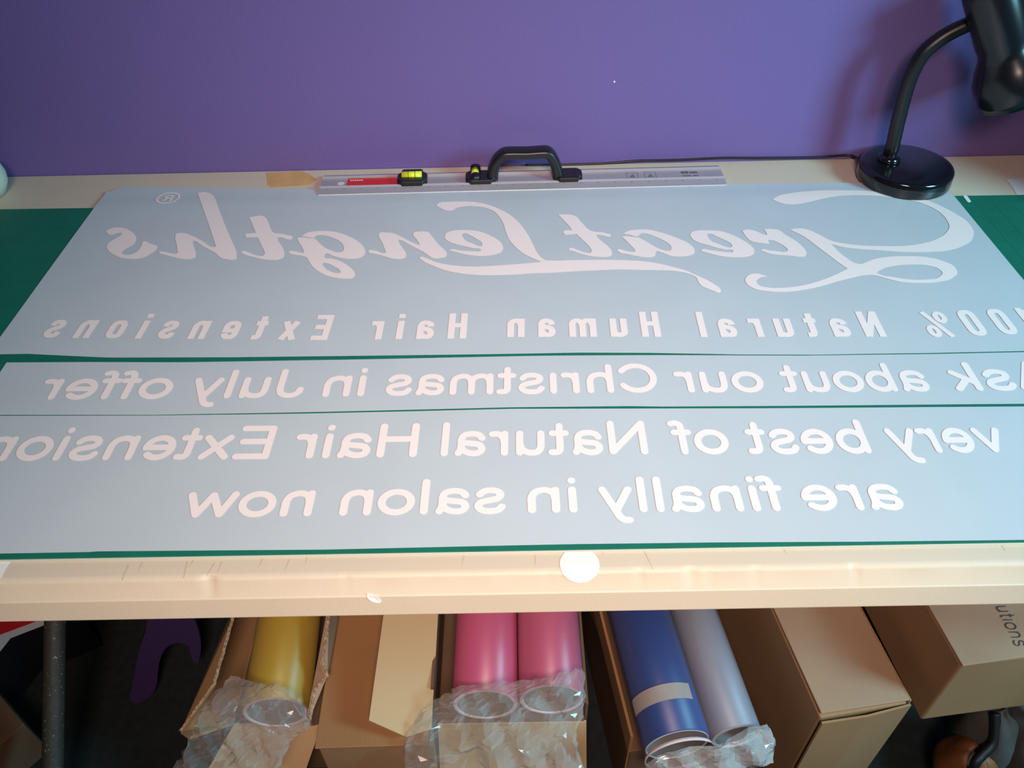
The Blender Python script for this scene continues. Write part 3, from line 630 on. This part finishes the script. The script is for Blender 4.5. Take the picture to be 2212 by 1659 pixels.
vialobj(RP(RX(890.5), .031, .0128), U, .030, .0058, 'level_vial', r0)
# handle
hA0, hA1, hB0, hB1 = RX(1006), RX(1071), RX(1198), RX(1259)
obj('handle_foot', octo(hA0, hA1, .0125, .0445, .003, .0120, .007), M['black'], r0)
obj('handle_foot', octo(hB0, hB1, .0125, .0445, .003, .0120, .007), M['black'], r0)
vialobj(RP(RX(1027), .031, .0130), (N_ + Vector((0, 0, .3))).normalized(), .024, .0062, 'plumb_vial', r0)
obj('vial_cap', lathe([(0, .004), (.005, .0035), (.0075, .001), (.0078, -.004), (.0078, -.006)], RP(RX(1028), .0205, .014), (-N_ * .4 + Vector((0, 0, 1))), 20), M['black'], r0, True)
obj('vial_cap', lathe([(0, .004), (.005, .0035), (.0075, .001), (.0078, -.004), (.0078, -.008)], RP(RX(1027.5), .0425, .0185), (N_ * .5 + Vector((0, 0, 1))), 20), M['black'], r0, True)
hpth = crom([RP(RX(1064), .0285, .008), RP(RX(1067), .0285, .022), RP(RX(1076), .0285, .036), RP(RX(1090), .0285, .0445), RP(RX(1106), .0285, .046), RP(RX(1140), .0285, .0455), RP(RX(1172), .0285, .0465), RP(RX(1186), .0285, .0445), RP(RX(1196), .0285, .034), RP(RX(1203), .0285, .020), RP(RX(1207), .0285, .008)], 6)
V = []; F = []; ns = 16
for i, p in enumerate(hpth):
    t = (hpth[min(i + 1, len(hpth) - 1)] - hpth[max(i - 1, 0)]).normalized(); s_ = N_; q = t.cross(s_).normalized()
    mid = math.sin(PI * i / (len(hpth) - 1)); rw = .0125; rh = .0068 + .0018 * (1 - mid)
    for k in range(ns):
        th = 2 * PI * k / ns; cx_, sy_ = math.cos(th), math.sin(th)
        V.append(p + s_ * rw * math.copysign(abs(cx_) ** .6, cx_) + q * rh * math.copysign(abs(sy_) ** .6, sy_))
for i in range(len(hpth) - 1):
    for k in range(ns): F.append((i * ns + k, i * ns + (k + 1) % ns, (i + 1) * ns + (k + 1) % ns, (i + 1) * ns + k))
obj('handle_grip', (V, F), M['black'], r0, True)
for px in (1066, 1252): obj('screw', lathe([(0, .0012), (.0016, .001), (.002, 0)], RP(RX(px), .0165, .0118), (0, 0, 1), 14), M['steel'], r0)

# ============================================================ DESK LAMP
LC = Vector((.583, 1.0775)); LZ = TT + .0006; RB = .0665
lp = thing('desk_lamp', 'glossy black gooseneck desk lamp on a round base beside the ruler', 'lamp', (LC.x, LC.y, LZ))
obj('base', lathe([(0, .0), (RB - .003, 0), (RB - .0005, .002), (RB, .005), (RB - .001, .0225), (RB - .003, .0250), (RB - .008, .0262), (.0, .0268)], (LC.x, LC.y, LZ + .001), (0, 0, 1), 72), M['blackg'], lp, True)
sy = 1.088
st = [atY(1927, 322, sy), atY(1940, 262, sy), atY(1956, 200, sy), atY(1972, 155, sy), atY(1995, 115, sy), atY(2030, 85, sy), atY(2062, 66, sy), atY(2100, 48, sy), atY(2125, 30, sy)]
stem = crom(st, 8); obj('socket', lathe([(.0, .0), (.0165, .0), (.0165, .006), (.013, .010), (.0, .011)], (st[0].x, st[0].y, LZ + .0262), (0, 0, 1), 24), M['blackg'], lp, True)
stem = [Vector((st[0].x, st[0].y, LZ + .027))] + stem[2:]
V = []
obj('gooseneck', tube(stem, [.0098 + .0004 * (i % 2) for i in range(len(stem))], 18), M['black'], lp, True)
h0 = atY(2140, -40, sy - .012); h1 = atY(2197, 205, sy - .035); ax = (h1 - h0).normalized(); HL = (h1 - h0).length
sh = obj('lamp_shade', lathe([(.0, -.004), (.030, -.003), (.0345, .003), (.035, .010), (.0345, .078), (.0330, .088), (.0350, .098), (.042, .112), (.049, .130), (.0505, .150), (.0485, HL * 1.0), (.046, HL * 1.0 - .001), (.044, .130), (.033, .105), (.0, .10)], h0, ax, 56), M['shade'], lp, True)
obj('joint', lathe([(0, 0), (.013, 0), (.0145, .003), (.0145, .022), (0, .024)], st[-1] + Vector((-.012, .002, -.006)), (1, -.1, .35), 20), M['blackg'], lp, True)
# cord along the foot of the wall
cp = [Vector((.527, 1.110, TT + .010))] + [atY(x, y, 1.1445) for x, y in ((1840, 336), (1760, 339.5), (1640, 341), (1560, 341), (1470, 345), (1380, 347), (1320, 352), (1260, 356), (1210, 357))] + [Vector((.02, 1.1445, TT + .003))]
cp = [Vector((p.x, min(p.y, 1.1452), max(p.z, TT + .0022))) for p in cp]
obj('power_cord', tube(crom(cp, 8), .0018, 8), M['black'], lp, True)

# ============================================================ POT AT THE LEFT
tag(obj('rounded_pot', lathe([(0, 0), (.022, 0), (.030, .003), (.0385, .018), (.0405, .030), (.038, .044), (.030, .056), (.024, .062), (.0245, .070), (.021, .071), (.020, .062), (.0, .058)], (-.8030, 1.088, TT + .0004), (0, 0, 1), 40), M['pot'], smooth=True), 'pale grey-green rounded pot at the left end of the table', 'pot')

# ============================================================ UNDER THE TABLE
def yaw(deg): a = math.radians(deg); return Vector((math.cos(a), math.sin(a), 0)), Vector((-math.sin(a), math.cos(a), 0))
# cartons at the right
def carton(name, o, ux, uy, W, D, H, m, label, flap=None, lid_tilt=0):
    root = thing(name, label, 'box', (o[0], o[1], 0))
    obj('carton_body', frame_box(o, ux, uy, W, D, 0.0, H - .004, .0025), m, root)
    return root
def flapbox(root, o, ux, uy, W, D, z, th, m, nm, b=.001): return obj(nm, frame_box(o, ux, uy, W, D, z, z + th, b), m, root)
a = at(1775, 1545, .30); b = at(1971, 1525, .30)
ux = Vector((b.x - a.x, b.y - a.y, 0)); W1 = ux.length; ux.normalize(); _, uy = yaw(8.5); uxx = yaw(8.5)[0]
bx1 = carton('cardboard_box', a, uxx, uy, W1, .56, .296, M['card'], 'long closed carton with a dark slit under its lid, beside the frosted roll')
# lid: tilted slightly up at the front left so that a slit shows
q = [Vector((a.x, a.y, 0)) + uxx * s + uy * t for s, t in ((.000, .002), (W1 + .001, .0005), (W1 + .001, .56), (.000, .56))]
zs = (.2985, .2965, .2935, .2935)
obj('lid', hexa([(p.x, p.y, z) for p, z in zip(q, zs)] + [(p.x, p.y, z + .0035) for p, z in zip(q, zs)], .001), M['card_g'], bx1)
q = [Vector((a.x, a.y, 0)) + uxx * s + uy * t for s, t in ((-.0015, -.0088), (W1 * .5, -.0098), (W1 + .002, -.0050), (W1 + .002, -.0020), (W1 * .5, -.0068), (-.0015, -.0056))]
bm = bmesh.new(); lo_ = [bm.verts.new((p.x, p.y, 0)) for p in q]; hi_ = [bm.verts.new((p.x, p.y, .294)) for p in q]
bm.faces.new(lo_); bm.faces.new(hi_)
for i in range(6): bm.faces.new((lo_[i], lo_[(i + 1) % 6], hi_[(i + 1) % 6], hi_[i]))
bmesh.ops.recalc_face_normals(bm, faces=bm.faces[:]); obj('front_panel', bm, M['card'], bx1)
q = [Vector((a.x, a.y, 0)) + uxx * s + uy * t for s, t in ((W1 + .0012, 0), (W1 + .0045, 0), (W1 + .0045, .56), (W1 + .0012, .56))]
obj('side_flap', hexa([(p.x, p.y, .20) for p in q] + [(p.x, p.y, .298) for p in q], .001), M['card'], bx1)
a2 = at(2079, 1434, .40); ux2, uy2 = yaw(6.5)
bx2 = thing('cardboard_box', 'raised carton printed with dark writing at the far right', 'box', (a2.x, a2.y, .242))
obj('carton_body', frame_box(a2, ux2, uy2, .24, .38, .242, .396, .003), M['card'], bx2)
q = [Vector((a2.x, a2.y, 0)) + ux2 * s + uy2 * t for s, t in ((0, -.002), (.241, -.002), (.241, .38), (0, .38))]; zs = (.396, .405, .398, .396)
obj('lid', hexa([(p.x, p.y, z) for p, z in zip(q, zs)] + [(p.x, p.y, z + .003) for p, z in zip(q, zs)], .001), M['card_g'], bx2)
# printed word, running down towards the viewer
ta = at(2150, 1310, .401); tb2 = at(2198, 1402, .404); ud = (tb2 - ta); Lw = ud.length; ud.normalize(); vd = Vector((-ud.y, ud.x, 0)); vd = vd if vd.x > 0 else -vd
wp, lo, hi = word_polys('utions', RND, .032, 'butt'); vs, fs = union(wp); ks = (Lw * .92) / (hi - lo)
def lidz(x, y):
    d = Vector((x - a2.x, y - a2.y, 0)); s_, t = d.dot(ux2) / .241, d.dot(uy2) / .38
    zf0 = .396 + (.405 - .396) * s_; zb0 = .396 + (.398 - .396) * s_; return zf0 + (zb0 - zf0) * t + .0033
VV = []
for p in vs: q = ta + ud * ((p.x - lo) * ks) + vd * (p.y * .030 - .001); VV.append((q.x, q.y, lidz(q.x, q.y)))
obj('printed_word', fix_up(VV, fs), M['ink'], bx2)
wp, lo, hi = word_polys('s', RND, .034, 'butt'); vs, fs = union(wp); t0 = at(2186, 1291, .402); VV = []
for p in vs: q = t0 + ud * ((p.x - lo) * ks * 1.05) + vd * (p.y * .034); VV.append((q.x, q.y, lidz(q.x, q.y)))
obj('printed_word', fix_up(VV, fs), M['ink'], bx2)
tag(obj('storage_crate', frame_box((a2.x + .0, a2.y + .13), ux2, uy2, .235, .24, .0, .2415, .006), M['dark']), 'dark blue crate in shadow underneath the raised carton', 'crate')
# brown bag with a dark strap, lower right
def blob(c, rx, ry, rz, seed, nu=28, nv=16):
    V = []; F = []
    for j in range(nv + 1):
        for i in range(nu):
            th = 2 * PI * i / nu; ph = PI * j / nv; r = 1 + .14 * noise.noise(Vector((math.cos(th) * 1.5 + seed, math.sin(th) * 1.5, ph * 1.5)))
            V.append((c.x + rx * r * math.sin(ph) * math.cos(th), c.y + ry * r * math.sin(ph) * math.sin(th), max(c.z + rz * r * math.cos(ph), .001)))
    for j in range(nv):
        for i in range(nu): F.append((j * nu + i, j * nu + (i + 1) % nu, (j + 1) * nu + (i + 1) % nu, (j + 1) * nu + i))
    return V, F
b1_, b2_, b3_ = at(2083, 1655, .06), at(2118, 1592, .09), at(2190, 1600, .07)
bg = thing('leather_bag', 'rust brown bag with a dark strap on the floor at the far right', 'bag', (b1_.x, b1_.y, 0))
obj('bag_body', blob(b1_, .042, .045, .062, 1), M['rust'], bg, True)
obj('cloth_pouch', blob(b2_, .036, .05, .09, 5), M['greyc'], bg, True)
obj('cloth_pouch', blob(b3_, .032, .06, .07, 9), M['greyc'], bg, True)
obj('strap', tube(crom([at(2150, 1540, .18), at(2150, 1580, .16), at(2143, 1608, .145), at(2122, 1630, .135), at(2106, 1650, .125), at(2098, 1690, .09)], 8), .007, 10), M['darkb'], bg, True)
# rolls ------------------------------------------------------
def root_last(root): return [o for o in C.objects if o.parent == root][-1]
def roll(name, label, front, uy, r, L_, m, wall=.007, core_m=None, group=None, wrap=None, ri=None):
    root = thing(name, label, 'roll', (front.x, front.y, front.z - r), group); ri = ri or r - wall
    ob = obj('vinyl_layer', lathe([(r - .0015, 0), (r, .001), (r, L_), (0, L_)], front, uy, 56), m, root, True)
    obj('end_core', lathe([(r - .0013, .0002), (ri + .001, -.0008), (ri, .001), (ri, L_ * .95), (0, L_ * .95)], front, uy, 56), [core_m or M['core'], M['core_in']], root, True)
    for i, p in enumerate(C.objects[-1].data.polygons if 0 else root_last(root).data.polygons): p.material_index = 0 if i < 112 else 1
    if wrap: obj('clear_wrap', lathe([(r + .0016, -.012), (r + .0012, .05), (r + .0014, L_)], front, uy, 40), wrap, root, True)
    return root
def centre_of(pl, pr, zc): return (at(*pl, zc) + at(*pr, zc)) / 2
zc = .252
_, uyp = yaw(0)
cL = at(1048, 1523, zc); rP = .0462
cR = Vector((cL.x + 2 * rP + .0012, cL.y + .006, zc))
roll('vinyl_roll', 'pink vinyl roll on the left of the pink pair', cL, uyp, rP, .60, M['pink'], group='pink vinyl rolls')
roll('vinyl_roll', 'pink vinyl roll on the right of the pair, wrapped in crinkled clear film', cR, uyp, rP, .59, M['pink'], group='pink vinyl rolls', wrap=M['clear2'])
# their open carton
zb = zc - rP - .003
pc = thing('cardboard_box', 'open carton holding two pink rolls, one pale flap folded out left', 'box', (cL.x, cL.y, 0))
xl = cL.x - rP - .024; xr = cR.x + rP + .002; yf = cL.y + .0
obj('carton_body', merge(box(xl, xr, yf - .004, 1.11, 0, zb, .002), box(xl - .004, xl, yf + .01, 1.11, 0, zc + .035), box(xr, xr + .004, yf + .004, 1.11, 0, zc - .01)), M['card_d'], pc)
# side flap (folded outwards over the neighbour)
fz = .303
def panel(pts, th, m, parent, nm, sub=0):
    P = [Vector(p) for p in pts]; nrm = (P[1] - P[0]).cross(P[-1] - P[0]).normalized() * th; n = len(P)
    V = P + [p - nrm for p in P]; F = [tuple(range(n)), tuple(range(n, 2 * n))[::-1]] + [(i, n + i, n + (i + 1) % n, (i + 1) % n) for i in range(n)]
    bm = bmesh.new(); me = bpy.data.meshes.new('t'); me.from_pydata([tuple(v) for v in V], [], F); bm.from_mesh(me); bmesh.ops.recalc_face_normals(bm, faces=bm.faces[:])
    return obj(nm, bm, m, parent)
q1, q2, q3 = at(831, 1310, .322), at(948, 1300, .300), at(840, 1575, .288); pn = (q2 - q1).cross(q3 - q1).normalized()
def onplane(px, py): r = R @ Vector(((px - CX) / FPX, -(py - CY) / FPX, -1)); return CAM + r * ((q1 - CAM).dot(pn) / r.dot(pn))
pa, pb, pc1, pd, pe = [onplane(*p) for p in ((831, 1310), (948, 1300), (932, 1575), (878, 1592), (797, 1556))]
panel([pe, pd, pc1, pb, pa], .004, M['card_l'], pc, 'side_flap')
fa, fb = at(880, 1545, zb), at(1262, 1528, zb)
panel([Vector((xl, yf - .005, zb)), Vector((xl - .005, yf - .03, zb - .13)), Vector((xr + .006, yf - .03, zb - .125)), Vector((xr + .002, yf - .005, zb))], .004, M['card_l'], pc, 'front_flap')

# closed carton on the left of it (brown)
a3 = at(680, 1618, .26); ux3, uy3 = yaw(0.8)
bx3 = thing('cardboard_box', 'closed brown carton between the yellow roll carton and the pale flap', 'box', (a3.x, a3.y, 0))
obj('carton_body', frame_box((a3.x + .004, a3.y + .002), ux3, uy3, .146, .62, 0, .2575, .002), M['card'], bx3)
obj('lid', frame_box(a3, ux3, uy3, .152, .625, .2585, .2625, .0012), M['card_o'], bx3)

# yellow roll and its open carton
zy = .245; rY = .047
cY = at(597, 1540, zy); _, uyy = yaw(4)
roll('vinyl_roll', 'yellow vinyl roll in an open carton under the table, left', cY, uyy, rY, .55, M['yellow'], wrap=M['clear2'])
yc = thing('cardboard_box', 'open carton with torn corrugated side walls around the yellow roll', 'box', (cY.x, cY.y, 0))
ybz = zy - rY - .003
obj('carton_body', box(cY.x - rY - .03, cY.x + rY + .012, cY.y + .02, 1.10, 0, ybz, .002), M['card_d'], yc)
# left wall leans outward, torn front corner
L1 = [at(504, 1330, .325), at(462, 1478, .305), at(390, 1580, .262), at(408, 1592, .225)]
Bk = Vector((cY.x - rY - .03, 1.05, ybz)); Bf = Vector((cY.x - rY - .03, cY.y + .01, ybz))
top_b = L1[0] + (L1[0] - L1[1]).normalized() * .45
panel([Bf, Bk, top_b, L1[0], L1[1], L1[2], L1[3]][::-1], .004, M['card'], yc, 'side_wall')
def edge_strip(path, w_, m, parent, nm='torn_edge'):
    V = []; F = []
    pth = []
    for a_, b_ in zip(path, path[1:]):
        k = max(int((b_ - a_).length / .0035), 1)
        for i in range(k): pth.append(a_ + (b_ - a_) * i / k)
    pth.append(path[-1])
    for i, p in enumerate(pth):
        j = Vector((random.uniform(-.0007, .0007), 0, random.uniform(-.0005, .0009)))
        V += [p + Vector((-w_, 0, -.001)) + j, p + Vector((-w_ * .6, 0, .001)) + j, p + Vector((w_ * .6, 0, .001 + (.001 if i % 2 else -.0006))) + j, p + Vector((w_, 0, -.001)) + j]
        if i:
            b_ = len(V) - 8
            for k in range(3): F.append((b_ + k, b_ + k + 4, b_ + k + 5, b_ + k + 1))
    return obj(nm, (V, F), m, parent)
edge_strip([top_b, L1[0], L1[1], L1[2]], .0024, M['cut'], yc)
R1 = [at(711, 1325, .315), at(696, 1426, .30), at(707, 1460, .29), at(680, 1490, .283), at(668, 1555, .262), at(678, 1568, .24)]
top_r = R1[0] + (R1[0] - R1[1]).normalized() * .45
panel([Vector((cY.x + rY + .014, cY.y + .01, ybz)), Vector((cY.x + rY + .014, 1.05, ybz)), top_r] + R1, .004, M['card_g'], yc, 'side_wall')
edge_strip([top_r] + R1[:5], .0024, M['cut'], yc)
panel([Vector((cY.x - rY - .027, cY.y + .008, ybz)), at(415, 1720, .10), at(640, 1720, .10), Vector((cY.x + rY + .008, cY.y + .008, ybz))], .004, M['card_l'], yc, 'front_flap')

# blue and frosted rolls
zb2 = .225; _, uyb = yaw(7.6); uxb = yaw(7.6)[0]
cB = at(1470, 1660, zb2) ; rB = .0465
cB = (at(1385, 1618, zb2) + at(1540, 1600, zb2)) / 2 + Vector((0, .0, 0))
roll('vinyl_roll', 'blue vinyl roll with a strip of pale tape across it', cB, uyb, rB, .40, M['blue'], wall=.004, core_m=M['core'], wrap=M['clear2'])
br_ = bpy.context.scene.objects[-1] if False else None
cF = cB + uxb * (rB + .0385) + Vector((0, 0, -.004)); 
fr = roll('vinyl_roll', 'roll in frosted greyish plastic lying against the blue roll', cF, uyb, .0365, .40, M['frost'])
# masking tape on the blue roll
blue_root = [o for o in C.objects if o.get('label', '').startswith('blue vinyl roll')][0]
def around(c, uy, r, d0, d1, a0, a1, n=24, skew=0):
    V = []; ax = uy.normalized(); side = Vector((ax.y, -ax.x, 0))
    for i in range(n + 1):
        t = math.radians(a0 + (a1 - a0) * i / n)
        for d in (d0, d1):
            jag = random.uniform(-.001, .001) if i in (0, n) else 0
            V.append(c + ax * (d + skew * i / n) + (side * math.cos(t) + Vector((0, 0, 1)) * math.sin(t)) * (r + jag))
    return V, [(2 * i, 2 * i + 1, 2 * i + 3, 2 * i + 2) for i in range(n)]
ctape = at(1425, 1500, zb2 + rB); dtp = (ctape - cB).dot(uyb)
obj('masking_tape', around(cB, uyb, rB + .0026, dtp - .010, dtp + .013, 52, 172), M['masking'], blue_root, True)
obj('open_sleeve_rim', lathe([(rB + .0022, -.012), (rB + .0032, -.013), (rB + .0026, -.016), (rB + .0012, -.014), (rB + .0016, -.011)], cB, uyb, 48), M['core'], blue_root, True)
# carton under / beside them
bc4 = thing('cardboard_box', 'dark shadowed carton holding the blue and frosted rolls', 'box', (cB.x, cB.y, 0))
o4 = cB - uxb * (rB + .014) + uyb * .02
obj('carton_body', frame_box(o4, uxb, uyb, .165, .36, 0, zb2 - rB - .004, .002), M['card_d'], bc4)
q = [o4, o4 + uxb * .004, o4 + uxb * .004 + uyb * .36, o4 + uyb * .36]
obj('side_wall', hexa([(p.x, p.y, 0) for p in q] + [(p.x, p.y, zb2 + .0) for p in q]), M['card_o'], bc4)

# crumpled clear film -----------------------------------------
def crumple(name, label, corners, m, amp=.012, seed=0, parent=None, n1=7, n2=9, lift=.0, jit=1):
    """a creased sheet through a grid of control points: long folds plus small flat facets"""
    rnd = random.Random(seed); rows = [crom(r, n1) for r in corners]; cols = list(zip(*rows)); G = [crom(c, n2) for c in cols]; nu = len(G); nv = len(G[0]); V = []; F = []
    for i in range(nu):
        for j in range(nv):
            p = G[i][j]; u, v = p.x, p.y + p.z
            fold = abs(noise.noise(Vector((u * 26 + v * 9, v * 5 - u * 3, seed)))) + .6 * abs(noise.noise(Vector((u * 14 - v * 22, v * 9, seed + 9))))
            e = 1 if 0 < i < nu - 1 and 0 < j < nv - 1 else .5
            off = Vector((rnd.uniform(-1, 1) * .004 * jit, -1 * amp * fold * e, amp * fold * e * .9 + rnd.uniform(-1, 1) * .0018 * jit)) + Vector((0, 0, lift))
            off += Vector((0, rnd.uniform(-1, 1) * .003 * jit, 0))
            V.append(p + off)
    for i in range(nu - 1):
        for j in range(nv - 1):
            a_ = i * nv + j
            F += [(a_, a_ + 1, a_ + nv + 1), (a_, a_ + nv + 1, a_ + nv)] if rnd.random() < .5 else [(a_, a_ + 1, a_ + nv), (a_ + 1, a_ + nv + 1, a_ + nv)]
    o = obj(name, (V, F), m, parent)
    if label: tag(o, label, 'plastic film')
    return o
f = .0
crumple('plastic_film', 'crumpled clear film spilling below the pink rolls',
    [[at(980, 1480, .305), at(1060, 1470, .315), at(1150, 1465, .32), at(1215, 1450, .32), at(1258, 1440, .31)],
     [at(905, 1545, .29), at(1000, 1530, .295), at(1100, 1530, .30), at(1190, 1520, .295), at(1262, 1520, .28)],
     [at(872, 1600, .27), at(980, 1600, .28), at(1090, 1605, .285), at(1180, 1600, .28), at(1245, 1590, .27)],
     [at(880, 1680, .22), at(980, 1690, .24), at(1090, 1690, .24), at(1180, 1685, .235), at(1262, 1680, .22)]], M['clear'], seed=3, amp=.034, jit=.7)
crumple('plastic_film', 'crumpled clear film hanging over the front of the yellow roll carton',
    [[at(500, 1460, .31), at(560, 1470, .31), at(610, 1475, .31), at(650, 1500, .30)],
     [at(440, 1530, .285), at(520, 1540, .29), at(600, 1545, .29), at(672, 1560, .27)],
     [at(410, 1600, .25), at(500, 1600, .26), at(570, 1600, .265), at(630, 1600, .25)],
     [at(365, 1680, .20), at(450, 1690, .21), at(530, 1690, .215), at(590, 1690, .21)]], M['clear'], seed=11, amp=.030, jit=.7)
# gathered film over the ends of the blue and frosted rolls
crumple('plastic_film', 'milky gathered film closing the ends of the blue and frosted rolls',
    [[at(1440, 1622, .262), at(1490, 1612, .268), at(1550, 1604, .272), at(1605, 1570, .268), at(1655, 1560, .262)],
     [at(1405, 1640, .240), at(1470, 1632, .250), at(1550, 1628, .255), at(1615, 1608, .252), at(1672, 1600, .240)],
     [at(1390, 1668, .20), at(1470, 1680, .215), at(1550, 1672, .22), at(1620, 1655, .215), at(1668, 1640, .210)]], M['cap'], seed=21, amp=.026, n1=6, n2=7, jit=.35)

# purple stool, pole, red box, shadows ------------------------
P0, P1, P2 = at(292, 1519, .004), at(338, 1345, .15), at(428, 1425, .055); pn2 = (P1 - P0).cross(P2 - P0).normalized()
if pn2.z < 0: pn2 = -pn2
def onstool(px, py): r = R @ Vector(((px - CX) / FPX, -(py - CY) / FPX, -1)); return CAM + r * ((P0 - CAM).dot(pn2) / r.dot(pn2))
ps = thing('step_stool', 'purple plastic step stool tipped over in the dark under the table', 'stool', (P0.x, P0.y, 0))
so = smooth_outline([(296, 1275, 1), (318, 1345), (301, 1402), (286, 1481), (280, 1510), (285, 1517), (294, 1519), (316, 1510), (334, 1492), (343, 1436), (352, 1410), (362, 1397), (375, 1391), (389, 1389), (405, 1395), (413, 1417), (420, 1430), (426, 1433), (431, 1420), (434, 1390), (427, 1356), (420, 1335), (410, 1275, 1)], 3)
vs2, fs2 = union([so]); k = len(vs2)
V = [onstool(p.x, p.y) for p in vs2]; V += [p - pn2 * .014 for p in V]; F = [t for t in fs2] + [tuple(k + i for i in t[::-1]) for t in fs2]
Pl = [onstool(p.x, p.y) for p in so]; s0 = len(V); n = len(Pl); V += Pl + [p - pn2 * .014 for p in Pl]
F += [(s0 + i, s0 + n + i, s0 + n + (i + 1) % n, s0 + (i + 1) % n) for i in range(n)]
obj('leg_panel', (V, F), M['purple'], ps)
q = [onstool(296, 1285), onstool(410, 1285)]; dn = pn2 * .17; tk = (onstool(300, 1240) - q[0]).normalized() * .016
obj('seat', hexa([q[0] - dn, q[1] - dn, q[1], q[0], q[0] - dn + tk, q[1] - dn + tk, q[1] + tk, q[0] + tk], .003), M['purple'], ps)
# leaning pole
p0 = at(114, 1662, .134); p1 = at(119, 1345, .287); d = (p1 - p0).normalized()
tA = (p0.z - .004) / d.z; tB = (1.135 - p0.y) / d.y; tB = min(tB, (TT - .065 - p0.z) / d.z)
tag(obj('metal_pole', tube([p0 - d * tA, p0, p1, p0 + d * tB], .0145, 20), M['pole'], smooth=True), 'grey paint-speckled pole leaning beneath the left end of the table', 'pole')
# box with a red and white lid; its body is blackened to stand for shade
zr = .12
root = thing('flat_box', 'box with a red and white lid and sides blackened as shade, its corner peeking out at far left', 'box', (at(0, 1380, zr).x, at(0, 1380, zr).y, 0))
def prism(pts, z, th):
    P = [at(*p, z) for p in pts]; n = len(P); bm = bmesh.new()
    a_ = [bm.verts.new((p.x, p.y, z - th)) for p in P]; b_ = [bm.verts.new((p.x, p.y, z)) for p in P]
    bm.faces.new(a_); bm.faces.new(b_)
    for i in range(n): bm.faces.new((a_[i], a_[(i + 1) % n], b_[(i + 1) % n], b_[i]))
    bmesh.ops.recalc_face_normals(bm, faces=bm.faces[:]); return bm
ol = [(92, 1351), (22.6, 1378), (-2, 1409), (-60, 1470), (-170, 1300), (60, 1250), (170, 1320)]
obj('box_body', prism(ol, zr - .001, zr - .001), M['darkb'], root)
obj('white_lid', prism(ol, zr + .0005, .001), M['white_b'], root)
obj('red_panel', prism([(57, 1350), (0, 1371), (-60, 1396), (-130, 1310), (60, 1270), (140, 1318)], zr + .001, .0004), M['red'], root)
g1 = at(-30, 1500, .12); g2 = at(92, 1600, .02)
tag(obj('cardboard_box', frame_box(at(-225, 1610, .10) , *yaw(-38), .13, .14, 0, .10, .002), M['card_d']), 'small brown carton on the floor at the lower left behind the pole', 'box')
